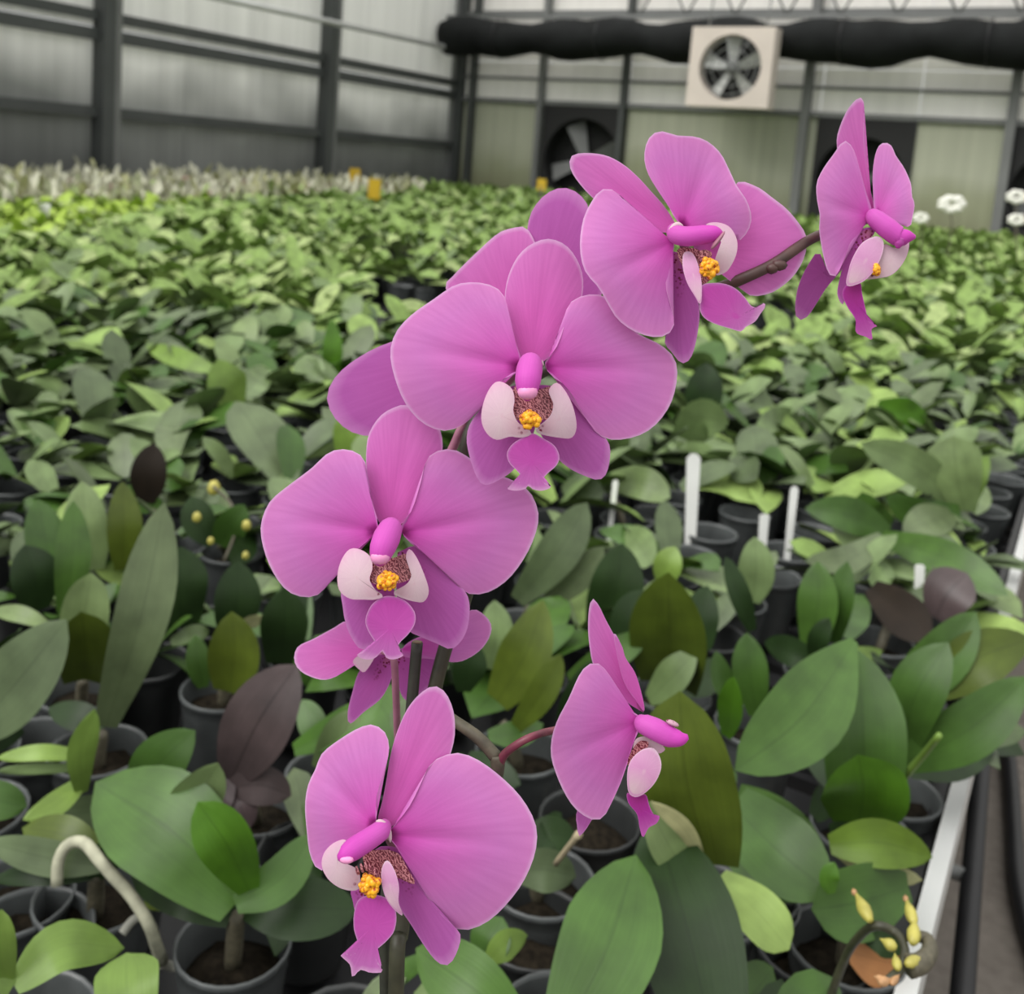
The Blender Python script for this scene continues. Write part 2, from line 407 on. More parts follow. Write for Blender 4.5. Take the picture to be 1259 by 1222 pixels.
for z, w in ((zt, 0.06), (zc0-0.28, 0.035), (zc1+0.12, 0.06)):
    b = MB(); b.box(((XW+xl[-1])/2, YW-0.01, z), (xl[-1]-XW, 0.05, w)); b.build('beam', M_steel, wb, False)
# roof truss above the curtain
b = MB(); x0t = on_y(545, 0, YW-0.3).x; n = 22; stp = 0.62
zt0, zt1 = zc1+0.02, zc1+0.62
tr = empty('trim_2', (x0t, YW-0.3, zt0)); struct(tr)
for z in (zt0, zt1): MB().box(((x0t+xl[-1])/2, YW-0.3, z), (xl[-1]-x0t, 0.05, 0.05)).build('chord', M_steel, tr, False)
for i in range(n):
    xa = x0t+3.0+i*stp/2; za, zb = (zt0, zt1) if i % 2 == 0 else (zt1, zt0)
    if xa+stp/2 > xl[-1]: break
    MB().tube([(xa, YW-0.3, za), (xa+stp/2, YW-0.3, zb)], 0.014, 6).build('web', M_steel, tr)
tag(tr, 'grey zigzag roof truss above the rolled black curtain', 'truss')

# rolled black curtain
xa, xb = on_y(549, 38, YW-0.45).x, xl[-1]
nseg = 60; pts, rad = [], []
zmid = (z_back(900, 30)+z_back(900, 78))/2 - 0.02
for i in range(nseg):
    u = i/(nseg-1)
    pts.append((xa+(xb-xa)*u, YW-0.45, zmid + 0.02*math.sin(u*60)+0.015*math.sin(u*37)))
    rad.append(0.235+0.03*math.sin(u*43)+0.02*math.sin(u*91))
cu = empty('rolled_curtain', (xa, YW-0.45, zmid), 'black shade curtain rolled up along the back wall under the truss', 'curtain')
MB().tube(pts, rad, 14).build('roll', M_curtain, cu)
for i in range(5):
    x = xa+0.9+i*1.5
    a = []
    for k in range(13):
        th = math.pi*2*k/12; a.append((x, YW-0.45+0.26*math.cos(th), zmid+0.265*math.sin(th)))
    MB().tube(a, 0.008, 5).build('tie_strap', M_black, cu)

# cream box fan on the back wall
def ring(c, r, n=24, ax='y'):
    return [(c[0]+r*math.cos(2*math.pi*k/n), c[1], c[2]+r*math.sin(2*math.pi*k/n)) for k in range(n+1)]
def fan(name, label, c, w, h, box, blade_m, ro, deep, nb=5, grille=True):
    root = empty(name, c, label, 'fan')
    v, f = [], []
    n = 32; c = Vector(c)
    for yy in (-deep/2, deep/2):
        for k in range(n):
            a = 2*math.pi*k/n; ca, sa = math.cos(a), math.sin(a); m = max(abs(ca), abs(sa))
            v.append(c+Vector((ca/m*w/2, yy, sa/m*h/2))); v.append(c+Vector((ca*ro, yy, sa*ro)))
    B = 2*n
    for k in range(n):
        k2 = (k+1) % n
        f += [(2*k, 2*k2, 2*k2+1, 2*k+1), (B+2*k, B+2*k+1, B+2*k2+1, B+2*k2), (2*k, B+2*k, B+2*k2, 2*k2), (2*k+1, 2*k2+1, B+2*k2+1, B+2*k+1)]
    obj('housing', v, f, box, root, False)
    MB().box(c+Vector((0, deep*0.48, 0)), (ro*2.02, 0.02, ro*2.02)).build('back_plate', M_dark, root, False)
    MB().tube([c+Vector((0, -deep*0.2, 0)), c+Vector((0, deep*0.25, 0))], ro*0.2, 14).build('hub', M_steel, root)
    for k in range(nb):
        a = 2*math.pi*k/nb+0.35; v = []
        for (r, s, y) in ((0.18, -0.10, 0.05), (0.18, 0.10, -0.05), (0.92, 0.24, -0.10), (0.96, -0.20, 0.10)):
            for t in (0, 0.012):
                x, z = r*ro, s*ro
                v.append(c+Vector((x*math.cos(a)-z*math.sin(a), y*ro+t, x*math.sin(a)+z*math.cos(a))))
        obj('blade', v, [(0,2,4,6),(1,7,5,3),(0,1,3,2),(2,3,5,4),(4,5,7,6),(6,7,1,0)], blade_m, root, False)
    if grille:
        for q in (0.33, 0.6, 0.85): MB().tube(ring(c+Vector((0, -deep*0.46, 0)), ro*q), 0.006, 5).build('grille_ring', M_steel, root)
        for k in range(4):
            a = math.pi*k/4+0.2; e = Vector((math.cos(a)*ro, 0, math.sin(a)*ro)); o = c+Vector((0, -deep*0.46, 0))
            MB().tube([o-e, o+e], 0.006, 5).build('grille_bar', M_steel, root)
    for sx_ in (-1, 1):
        p = c+Vector((sx_*w*0.35, 0, h/2)); MB().tube([p, p+Vector((0, 0.10, 0.45))], 0.012, 6).build('hanger', M_steel, root)
    return root
Y1 = YW-0.78
pc, pl_, prr, pt, pbm = on_y(901, 84, Y1), on_y(851, 84, Y1), on_y(952, 84, Y1), on_y(903, 36, Y1), on_y(898, 134, Y1)
fan('wall_fan', 'cream square box fan hanging in front of the rolled black curtain', pc, (prr-pl_).x, pt.z-pbm.z, M_fanbox, M_blade, (prr-pl_).x*0.375, 0.24)
for nm, (xa_, xb_), lab in (('exhaust_fan', o1, 'dark exhaust fan opening in the back wall, left of the cream box fan'),
                            ('exhaust_fan', o2, 'dark exhaust fan opening in the back wall behind the uppermost pink flower'),
                            ('exhaust_fan', o3, 'dark exhaust fan opening cut by the right edge of the photo')):
    z0 = 0.66; z1 = zt-0.03
    fan(nm, lab, ((xa_+xb_)/2, YW+0.13, (z0+z1)/2), xb_-xa_, z1-z0, M_dark, M_steel if xa_ < -2 else M_dsteel, min(xb_-xa_, z1-z0)*0.46, 0.30, 4, False)

# ------------------------------------------------------------------ the bench
zt_b = 0.655
XL = XW+0.25
bench = empty('plant_bench', (XR-1, 2, 0), 'long grey plant bench with a bright metal rail beside the concrete aisle', 'bench')
MB().box((((XR-0.295)+XL)/2, 5.7, zt_b-0.03), (XR-0.295-XL, 13.0, 0.04)).build('bench_top', M_tray, bench, False)
MB().box((XR-0.006, 5.7, 0.730), (0.014, 13.0, 0.045)).build('edge_rail', M_alu, bench, False)
MB().box((XR-0.022, 5.7, 0.690), (0.010, 13.0, 0.09)).build('inner_lip', M_black, bench, False)
for k in range(210):
    MB().box((XR-0.161, -0.75+k*0.062, zt_b-0.022), (0.268, 0.036, 0.024)).build('slat', M_tray, bench, False)
for y in (-0.5, 1.4, 3.3, 5.2, 7.1, 9.0, 11.0):
    MB().box((XR-0.25, y, 0.30), (0.05, 0.05, 0.60)).build('leg', M_steel, bench, False)
p1, p2 = hp(1183, 1222, z=0.42), hp(1207, 930, z=0.42)
dd_ = (p2-p1); b = MB().tube([p1-dd_*2, p2+dd_*6], 0.0135, 10)
o = b.build('water_pipe', M_black); tag(o, 'straight black pipe along the aisle just below the bench rail', 'pipe')
for k in range(5):
    q = p1+dd_*(k*1.6-1.2); MB().tube([Vector((XR-0.25, q.y, q.z-0.01)), q], 0.010, 6).build('bracket', M_steel, o)
cp = [hp(1225, 860, z=0.02), hp(1240, 930, z=0.02), hp(1247, 1020, z=0.02), hp(1252, 1090, z=0.02), hp(1275, 1180, z=0.02), hp(1330, 1290, z=0.02)]
tag(MB().tube(spline(cp, 24), 0.017, 8).build('hose', M_black), 'black hose curving over the concrete aisle at the right edge', 'hose')

# ------------------------------------------------------------------ leaves
def leaf_geo(P, side, normal, W, n=12, m=6, fold=0.10, thick=0.0014, wmax=0.54, wbase=0.40, tip=1.75, wav=0.0, ph=0.0):
    """closed leaf blade along the centre line P (n+1 points)."""
    top, bot, uv = [], [], []
    n = len(P)-1
    for i, p in enumerate(P):
        t = i/n
        if t < wmax: w = wbase+(1-wbase)*math.sin(math.pi/2*t/wmax)
        else: w = max(0.0, 1-((t-wmax)/(1-wmax))**tip)**0.70
        w = max(w, 0.02)*W/2
        for j in range(m+1):
            c = j/m*2-1
            q = p+side[i]*(c*w)+normal[i]*(fold*w*abs(c)**1.5 + wav*w*math.sin(7*t+ph)*abs(c))
            ed = (1-abs(c)**3)
            top.append(q+normal[i]*thick*0.5*ed); bot.append(q-normal[i]*thick*0.5*ed); uv.append((t, j/m))
    V = top+bot; o = len(top); fc = []
    for i in range(n):
        for j in range(m):
            a, b2, c2, d2 = i*(m+1)+j, i*(m+1)+j+1, (i+1)*(m+1)+j+1, (i+1)*(m+1)+j
            fc.append((a, b2, c2, d2)); fc.append((o+a, o+d2, o+c2, o+b2))
    return V, fc, uv+uv
def traced_leaf(parent, bx, by, tx, ty, w, mat, h=0.03, th=None, dd=None, bow=0, arch=None, roll=None, fold=0.16, wmax=0.54, wbase=0.40, tip=1.75, name='leaf'):
    """leaf whose base and tip are seen at (bx,by) and (tx,ty); base stands h above the pot rims."""
    B = hp(bx, by, h); D0 = depth(B)
    if dd is not None: T = dp(tx, ty, D0+dd)
    else: T = hp(tx, ty, th if th is not None else h)
    if wmax == 0.54: wmax = rng.uniform(0.44, 0.60)
    if bow == 0: bow = rng.uniform(-6, 6)
    if tip == 1.75: tip = rng.uniform(1.5, 2.2)
    if roll is None: roll = rng.uniform(-22, 22)
    if arch is None: arch = -(0.13 if dd is None else 0.09)*(T-B).length
    D1 = depth(T); dx, dy = tx-bx, ty-by; L = math.hypot(dx, dy) or 1
    mx, my = (bx+tx)/2-dy/L*bow, (by+ty)/2+dx/L*bow
    Mi = dp(mx, my, (D0+D1)/2+arch)
    P = spline([B, Mi, T], 13); side, nor = [], []
    W = w*depth(Mi)/F
    for i, p in enumerate(P):
        t = (P[min(i+1, 12)]-P[max(i-1, 0)]).normalized(); v = (CAM-p).normalized()
        s = t.cross(v).normalized(); nn = s.cross(t).normalized()
        if nn.dot(v) < 0: nn = -nn
        R = Matrix.Rotation(math.radians(roll), 3, t); side.append(R @ s); nor.append(R @ nn)
    V, fc, uv = leaf_geo(P, side, nor, W, fold=fold, wmax=wmax, wbase=wbase, tip=tip, ph=rng.uniform(0, 6), wav=0.04)
    return obj(name, V, fc, LM[mat], parent, True, uv)
POT_PROF = lambda r, hgt: [(0.001, -hgt), (r*0.70, -hgt), (r*0.72, -hgt+0.004), (r*0.93, -0.014), (r*0.95, -0.012), (r*0.96, -0.002), (r, -0.001), (r, 0.003), (r*0.965, 0.004), (r*0.93, 0.0), (r*0.90, -0.016), (r*0.68, -hgt+0.012)]
def pot_parts(parent, c, r=0.043, hgt=0.092, mat=None, n=24, moss=True):
    MB().lathe(c, POT_PROF(r, hgt), n).build('pot', mat or M_pot, parent)
    if moss:
        b = MB(); v = [Vector(c)+Vector((0, 0, -0.012))]; k = 14
        for q in range(2):
            for i in range(k):
                a = 2*math.pi*i/k; rr = r*0.90*(0.5+0.45*q); v.append(Vector(c)+Vector((rr*math.cos(a), rr*math.sin(a), -0.016-0.006*q+rng.uniform(-.004, .005))))
        f = [(0, 1+i, 1+(i+1) % k) for i in range(k)]+[(1+i, 1+k+i, 1+k+(i+1) % k, 1+(i+1) % k) for i in range(k)]
        obj('moss', v, f, M_moss, parent)
USED = []
def plant(name, label, pot_px, leaves, r=0.043, mat=None, pot_h=0.0, cat='potted plant'):
    c = hp(pot_px[0], pot_px[1], pot_h); USED.append((c.x, c.y))
    base = Vector((c.x, c.y, zt_b-0.01+pot_h))
    root = empty(name, base, label, cat)
    pot_parts(root, c, r, hgt=RIM+pot_h-base.z, mat=mat)
    bs_ = []
    for lf in leaves:
        a, kw = (lf[:-1], lf[-1]) if isinstance(lf[-1], dict) else (lf, {})
        traced_leaf(root, *a, **kw)
        bs_.append(hp(a[0], a[1], kw.get('h', .03)))
    near = [b for b in bs_ if (b-c).length < 0.09]
    if near:
        m_ = sum(near, Vector())/len(near); m_ = c+(m_-c)*0.8
        MB().tube(spline([c+Vector((0, 0, -0.02)), (c+m_)/2, m_], 6), [.006, .006, .006, .006, .005, .004], 8).build('stem', M_stemg, root)
    return root

# ------------------------------------------------------------------ the pink orchid in front
def star(parent, name, outline, base, z, D, mat, g=(0, 0), cup=0.0, kc=0.0, bend=0.0, groove=0.0, wave=0.0, hub=None, n=44, m=9, thick=0.0007, ph=0.0):
    """petal or lobe: outline seen at image points, blown up from its base into a curved sheet of real thickness.
    D is the distance of the flower, z the offset of the base in metres, g the tilt, cup/kc/bend the curvature."""
    O = closed_spline(outline, n); hub = np.array(hub if hub is not None else base, float); bs = np.array(base, float)
    ctr = O.mean(axis=0); ax = ctr-bs; ax = ax/(np.linalg.norm(ax)+1e-9); ac = np.array((-ax[1], ax[0]))
    far = max(np.linalg.norm(O-bs, axis=1)); k = D/F
    def zof(p, s):
        d = (p-bs); a, c = d.dot(ax)*k, d.dot(ac)*k
        return z + g[0]*d[0]*k + g[1]*d[1]*k + cup*(a*a+c*c) + kc*c*c + bend*a*a \
            + groove*math.exp(-(c/0.0022)**2)*min(1, a/0.008)*max(0, 1-a/(far*k)) + wave*s**3*math.sin(ph+5*math.atan2(c, a+0.002))
    pts, uv = [hub], [(np.linalg.norm(hub-bs)/far*0.5, 0.5)]; ss = [0.0]
    for j in range(1, m+1):
        s = (j/m)**0.9
        for i in range(n):
            p = hub+s*(O[i]-hub); pts.append(p); ss.append(s)
            uv.append((max(s*0.98 if hub is base or np.allclose(hub, bs) else min(1, np.linalg.norm(p-bs)/far), s if s > 0.93 else 0), i/n))
    V = []
    for side in (0, 1):
        for q, (p, s) in enumerate(zip(pts, ss)):
            V.append(dp(p[0], p[1], D+zof(p, s)+(thick*(1-s**4)+0.00005 if side else 0)))
    T = len(pts); fc = []
    rim0 = 1+(m-1)*n
    for i in range(n):
        i2 = (i+1) % n
        fc.append((0, 1+i2, 1+i)); fc.append((T, T+1+i, T+1+i2))
        for j in range(m-1):
            a, b = 1+j*n+i, 1+j*n+i2
            fc.append((a, b, b+n, a+n))
            fc.append((T+a, T+a+n, T+b+n, T+b))
    return obj(name, V, fc, mat, parent, True, uv+uv)
def pxtube(parent, name, pts, mat, n=10, D=None, cut=None):
    """tube through image points (x, y, distance, radius in pixels)"""
    P = [dp(x, y, d) for x, y, d, r in pts]; R = [r*d/F for x, y, d, r in pts]
    k = max(8, len(P)*5); sp = spline(P, k); rr = np.interp(np.linspace(0, len(P)-1, k), range(len(P)), R)
    b = MB().tube(sp, list(rr), n)
    uv = [(i/(k-1), q/n) for i in range(k) for q in range(n)]
    return obj(name, b.v, b.f, mat, parent, True, uv)
def callus(parent, x0, y0, x1, y1, D, bars=None):
    b = MB(); cx, cy = (x0+x1)/2, (y0+y1)/2
    for k in range(26):
        u, v = rng.uniform(-1, 1), rng.uniform(-1, 1)
        if u*u+v*v > 1: continue
        b.blob(dp(cx+u*(x1-x0)*0.42, cy+v*(y1-y0)*0.42, D-0.0012*(1-u*u-v*v)), rng.uniform(0.0007, 0.0012), n=7, m=5)
    b.blob(dp(cx, cy, D), (x1-x0)*0.45*D/F, (y1-y0)*0.45*D/F, 0.0012, axes=(RIGHT, DOWN, FWD), n=12, m=6)
    return b.build('callus', M_callus, parent)

c0 = hp(492, 1236, 0, z=0.75)
base_px = dp(486, 1222, 0.305)
pot_c = Vector((base_px.x+0.01, base_px.y+0.01, RIM))
orchid = empty('moth_orchid', (pot_c.x, pot_c.y, zt_b-0.01),
               'tall orchid spike with large pink moth-shaped flowers, in sharp focus before the blurred green bench', 'orchid')
USED.append((pot_c.x, pot_c.y))
pot_parts(orchid, pot_c, 0.05, RIM-zt_b+0.01)
for ang, L in ((0.4, 0.15), (2.6, 0.16), (3.6, 0.13), (5.6, 0.14)):
    d = Vector((math.cos(ang), math.sin(ang), 0)); P = [pot_c+d*(0.008+L*t)+Vector((0, 0, 0.02+0.05*math.sin(math.pi*t*0.8))) for t in np.linspace(0, 1, 11)]
    s = Vector((-d.y, d.x, 0)); V, fc, uv = leaf_geo(P, [s]*11, [Vector((0, 0, 1))]*11, 0.055); obj('leaf', V, fc, LM['g'], orchid, True, uv)

# spike, side branch, stake
M_spk = plain('brown_purple_stem', (0.070, 0.032, 0.028), 0.5, 0.4, 120)
low = pot_c+Vector((0.004, 0.0, -0.01))
def px3(l): return [dp(x, y, d) for x, y, d in l]
sp = [low, (low+dp(487, 1222, 0.318))/2] + px3([(487, 1222, 0.318), (494, 1140, 0.322), (508, 1010, 0.328), (528, 880, 0.330), (548, 795, 0.332), (572, 735, 0.334),
     (590, 640, 0.334), (572, 560, 0.332), (600, 500, 0.336), (700, 440, 0.342), (800, 395, 0.342), (865, 362, 0.326), (905, 346, 0.314), (950, 325, 0.314), (990, 298, 0.318), (1020, 283, 0.326), (1042, 270, 0.332)])
spn = spline(sp, 110); rad = np.interp(np.linspace(0, 1, 110), [0, 0.3, 0.6, 0.9, 1], [0.0026, 0.0024, 0.0021, 0.0017, 0.0013])
cutk = min(range(len(spn)), key=lambda i: (spn[i]-dp(872, 360, 0.324)).length)
MB().tube(spn[:cutk+1], list(rad[:cutk+1]), 10).build('flower_spike', M_stem, orchid)
MB().tube(spn[cutk:], list(rad[cutk:]), 10).build('flower_spike', M_spk, orchid)
br = px3([(532, 868, 0.330), (560, 887, 0.326), (588, 907, 0.322), (611, 932, 0.320)])
MB().tube(spline(br, 16), list(np.linspace(0.0016, 0.0021, 16)), 10).build('side_branch', M_stemg, orchid)
nd = MB().tube(spline(px3([(611, 928, 0.320), (612, 942, 0.320), (608, 962, 0.322), (596, 990, 0.325), (570, 1030, 0.328), (505, 1060, 0.326)]), 20), list(np.r_[0.0022, np.linspace(0.0024, 0.0018, 19)]), 10)
nd.build('side_branch', M_stemg, orchid)
MB().blob(dp(958, 326, 0.3125), 0.0026, 0.0018, 0.0018, axes=(RIGHT, DOWN, FWD), jit=0.1).build('spike_node', M_spk, orchid)
MB().blob(dp(949, 330, 0.3125), 0.0022, 0.0018, 0.0018, axes=(RIGHT, DOWN, FWD), jit=0.1).build('spike_node', M_spk, orchid)
top = dp(513, 790, 0.3315)
stk = [low+Vector((0.012, 0, 0)), dp(474, 1222, 0.325), dp(490, 1050, 0.326), dp(505, 880, 0.330), top]
o = MB().tube(spline(stk, 30), 0.0019, 12).build('stake', M_stake, orchid); o['label'] = 'dark round stake cut off at the top'
MB().tube([top, top+(top-stk[3]).normalized()*0.0004], 0.00165, 12).build('stake_end', M_cut, o)
def conv(ox, oy, s): return lambda pts: [(ox+x/s, oy+y/s) for x, y in pts]
def collar(par, pts, r, D, z):
    MB().tube(spline([dp(x, y, D+z) for x, y in pts], 12), [r*D/F*k for k in (.3,.7,.9,1,1,1,1,1,1,.9,.7,.3)], 8).build('column_collar', M_lobe_pink, par)
def flower(label):
    return lambda pts, mat=M_ped, n=10: pxtube(orchid, 'flower', pts, mat, n)

# --- F1: the large flower facing the camera in the middle
c = conv(470, 220, 3.055); q = lambda x, y: c([(x, y)])[0]; D = 0.300
f1 = pxtube(orchid, 'flower', [(*q(555, 720), D+0.001, 10), (*q(545, 690), D+0.010, 6), (*q(470, 760), D+0.030, 6), (*q(350, 900), D+0.036, 6)], M_pedp)
f1['label'] = 'large pink flower facing the camera in the middle of the spike'
star(f1, 'dorsal_sepal', c([(525,683),(490,610),(470,520),(460,440),(475,360),(510,290),(560,245),(625,225),(690,250),(735,310),(755,385),(742,480),(700,580),(650,645),(605,687),(565,695)]), q(562, 688), 0.0055, D, M_sepal, g=(0.0,0.02), kc=9, groove=0.0006)
star(f1, 'petal', c([(525,692),(500,610),(478,510),(455,435),(410,400),(340,388),(270,400),(195,450),(110,510),(52,575),(30,650),(45,740),(85,840),(150,915),(230,946),(300,925),(358,872),(400,800),(450,755),(500,735)]), q(522, 705), 0.0, D, M_petal, g=(-0.10,0.10), cup=3.0, kc=3, groove=0.0012, wave=0.0008)
star(f1, 'petal', c([(612,687),(650,640),(680,565),(690,495),(722,452),(790,433),(850,450),(900,520),(960,580),(1040,620),(1095,670),(1108,740),(1085,840),(1030,920),(960,965),(870,980),(810,958),(760,890),(720,820),(680,770),(630,735)]), q(612, 705), 0.0, D, M_petal, g=(0.12,0.08), cup=3.0, kc=3, groove=0.0012, wave=0.0008, ph=2)
star(f1, 'lateral_sepal', c([(560,780),(450,790),(380,850),(330,920),(317,980),(330,1050),(355,1120),(385,1150),(440,1130),(500,1085),(550,1000),(580,900)]), q(555, 790), 0.0040, D, M_lateral, g=(-0.05,0.05), kc=5, cup=2)
star(f1, 'lateral_sepal', c([(560,780),(680,790),(740,860),(800,930),(850,990),(855,1050),(840,1110),(810,1130),(760,1115),(700,1085),(640,1030),(590,950),(560,880)]), q(570, 790), 0.0040, D, M_lateral, g=(0.05,0.05), kc=5, cup=2)
star(f1, 'throat', c([(498,780),(560,800),(640,780),(650,850),(640,900),(600,905),(505,905),(478,890),(485,850)]), q(565, 850), -0.0030, D, M_throat, g=(0,-0.3), hub=q(565, 850), m=5)
star(f1, 'lip_lobe', c([(440,760),(485,785),(497,830),(492,870),(510,915),(545,935),(560,960),(520,972),(480,968),(430,980),(392,955),(372,905),(380,840),(408,780)]), q(535, 940), -0.0065, D, M_lobe, g=(0.10,0.1), cup=30, hub=q(450, 890), m=7)
star(f1, 'lip_lobe', c([(655,765),(690,800),(718,860),(730,930),(712,972),(665,972),(600,960),(575,945),(592,925),(630,890),(642,845),(625,795)]), q(590, 940), -0.0065, D, M_lobe, g=(-0.10,0.1), cup=30, hub=q(665, 900), m=7)
star(f1, 'lip_midlobe', c([(565,955),(600,972),(645,1000),(665,1040),(655,1075),(622,1105),(602,1130),(612,1148),(637,1156),(600,1171),(562,1164),(550,1150),(537,1164),(500,1171),(466,1162),(502,1150),(524,1130),(510,1100),(478,1068),(468,1030),(490,995),(530,970)]), q(565, 955), -0.0060, D, M_mid, g=(0,0.15), kc=-9, hub=q(562, 1060), n=60, m=7)
pxtube(f1, 'column', [(*q(558, 690), D+0.001, 24), (*q(556, 705), D-0.002, 32), (*q(550, 740), D-0.007, 34), (*q(545, 775), D-0.0105, 30), (*q(545, 800), D-0.0115, 20), (*q(546, 812), D-0.011, 6)], M_column, 16) if False else None
def column(par, pts, D):
    """pts: zoom points (x, y, offset, radius in px)"""
    return pxtube(par, 'column', pts, M_column, 16)
column(f1, [(*q(562, 676), D-0.001, 8), (*q(558, 690), D-0.003, 14.5), (*q(552, 720), D-0.006, 16.5), (*q(547, 760), D-0.0090, 16), (*q(545, 795), D-0.0100, 13), (*q(545, 818), D-0.0095, 7), (*q(545, 824), D-0.009, 3)], D)
MB().blob(dp(*q(546, 800), D-0.0112), 0.0030, 0.0023, 0.0022, axes=(RIGHT, DOWN, FWD), n=12, m=7).build('anther_cap', M_anther, f1)
collar(f1, c([(528,700),(540,684),(565,680),(592,684),(606,700)]), 3.0, D, -0.0035)
callus(f1, *q(510, 866), *q(598, 938), D-0.0100)

# --- F2: lower left, facing the camera
c = conv(310, 480, 2.909); q = lambda x, y: c([(x, y)])[0]; D = 0.312
f2 = pxtube(orchid, 'flower', [(*q(490, 520), D+0.001, 10), (*q(500, 500), D+0.010, 6), (*q(640, 420), D+0.016, 6), (*q(740, 300), D+0.020, 6)], M_pedp)
f2['label'] = 'pink flower facing the camera left of and below the largest one'
star(f2, 'dorsal_sepal', c([(458,478),(430,410),(411,320),(408,220),(420,150),(460,90),(510,60),(550,52),(600,70),(650,105),(678,160),(678,240),(650,330),(600,420),(530,480),(495,490)]), q(492, 485), 0.0055, D, M_sepal, g=(0.0,0.0), kc=9, groove=0.0006)
star(f2, 'petal', c([(450,485),(430,400),(412,310),(402,250),(370,220),(320,210),(270,225),(210,280),(130,340),(70,390),(42,440),(30,500),(45,580),(80,660),(130,720),(195,740),(245,725),(275,685),(310,650),(350,590),(410,540)]), q(450, 505), 0.0, D, M_petal, g=(-0.10,0.10), cup=3.0, kc=3, groove=0.0012, wave=0.0008, ph=1)
star(f2, 'petal', c([(530,490),(570,430),(600,340),(620,260),(650,222),(710,210),(760,230),(850,290),(930,320),(990,360),(1020,420),(1022,480),(990,570),(930,660),(860,715),(790,730),(740,705),(690,640),(620,585),(560,540)]), q(535, 508), 0.0, D, M_petal, g=(0.11,0.08), cup=3.0, kc=3, groove=0.0012, wave=0.0008, ph=3)
star(f2, 'lateral_sepal', c([(470,660),(330,700),(325,780),(340,850),(365,900),(390,925),(430,915),(470,880),(500,800),(510,720)]), q(480, 650), 0.0040, D, M_lateral, g=(-0.03,0.05), kc=5, cup=2)
star(f2, 'lateral_sepal', c([(560,560),(640,575),(700,645),(760,715),(778,770),(770,850),(745,900),(710,925),(660,905),(600,880),(550,850),(520,760),(520,640)]), q(520, 580), 0.0040, D, M_lateral, g=(0.05,0.05), kc=5, cup=2)
star(f2, 'throat', c([(440,600),(500,600),(555,585),(572,640),(570,670),(520,690),(430,690),(412,650)]), q(500, 640), -0.0030, D, M_throat, g=(0,-0.3), hub=q(500, 640), m=5)
star(f2, 'lip_lobe', c([(350,567),(390,570),(425,598),(430,640),(420,675),(440,712),(470,735),(440,748),(400,748),(350,745),(312,715),(305,660),(320,605)]), q(465, 735), -0.0065, D, M_lobe, g=(0.10,0.1), cup=30, hub=q(375, 670), m=7)
star(f2, 'lip_lobe', c([(562,567),(590,600),(620,670),(632,720),(615,755),(580,755),(530,740),(505,722),(555,690),(570,650),(550,600)]), q(515, 730), -0.0065, D, M_lobe, g=(-0.10,0.1), cup=30, hub=q(580, 690), m=7)
star(f2, 'lip_midlobe', c([(495,735),(545,750),(580,790),(583,830),(560,870),(530,900),(520,922),(542,946),(512,961),(482,958),(465,932),(440,957),(405,962),(375,945),(430,922),(438,900),(415,860),(405,820),(425,770),(460,742)]), q(495, 735), -0.0060, D, M_mid, g=(0,0.15), kc=-9, hub=q(495, 850), n=60, m=7)
column(f2, [(*q(503, 474), D-0.001, 8), (*q(497, 490), D-0.003, 14.5), (*q(482, 525), D-0.006, 17), (*q(466, 565), D-0.0090, 16), (*q(459, 597), D-0.0100, 13), (*q(457, 614), D-0.0095, 7), (*q(457, 620), D-0.009, 3)], D)
MB().blob(dp(*q(458, 596), D-0.0112), 0.0030, 0.0023, 0.0022, axes=(RIGHT, DOWN, FWD), n=12, m=7).build('anther_cap', M_anther, f2)
collar(f2, c([(468,498),(480,480),(498,476),(515,482),(526,500)]), 3.0, D, -0.0035)
callus(f2, *q(440, 645), *q(524, 716), D-0.0100)

# --- F3: upper right, turned to the right
c = conv(690, 150, 3.934); q = lambda x, y: c([(x, y)])[0]; D = 0.300
f3 = pxtube(orchid, 'flower', [(*q(550, 540), D+0.001, 9), (*q(580, 560), D+0.010, 6), (*q(640, 720), D+0.018, 6), (*q(700, 830), D+0.022, 6)], M_pedp)
f3['label'] = 'pink flower at the upper right, turned towards the right'
star(f3, 'lateral_sepal', c([(855,290),(900,295),(960,320),(1020,365),(1090,420),(1150,490),(1185,550),(1185,620),(1160,690),(1110,760),(1030,820),(960,840),(915,840),(860,800),(780,740),(690,660),(640,600),(700,520),(780,400)]), q(640, 610), 0.010, D, M_sepal, g=(0.18,0.05), cup=2, kc=3)
star(f3, 'lateral_sepal', c([(520,640),(513,740),(530,860),(545,980),(500,1060),(540,1120),(580,1165),(620,1150),(648,1080),(668,960),(665,880),(630,780),(600,680),(565,630)]), q(555, 640), 0.0040, D, M_lateral, g=(-0.2,0.10), kc=6, cup=2)
star(f3, 'dorsal_sepal', c([(555,500),(500,410),(430,330),(370,265),(300,205),(220,163),(130,150),(60,158),(40,190),(50,240),(90,300),(150,365),(230,430),(330,490),(430,525),(530,535)]), q(545, 518), 0.0030, D, M_sepal, g=(0.0,0.1), kc=8, groove=0.0006)
star(f3, 'petal', c([(560,480),(520,410),(460,320),(420,250),(402,180),(410,110),(440,60),(490,45),(560,65),(640,70),(705,92),(770,150),(812,230),(850,310),(892,370),(918,440),(915,500),(880,560),(850,572),(815,545),(760,510),(700,500),(620,510)]), q(585, 505), 0.001, D, M_petal, g=(0.25,0.05), cup=3, kc=2, groove=0.0010, wave=0.0010, ph=1)
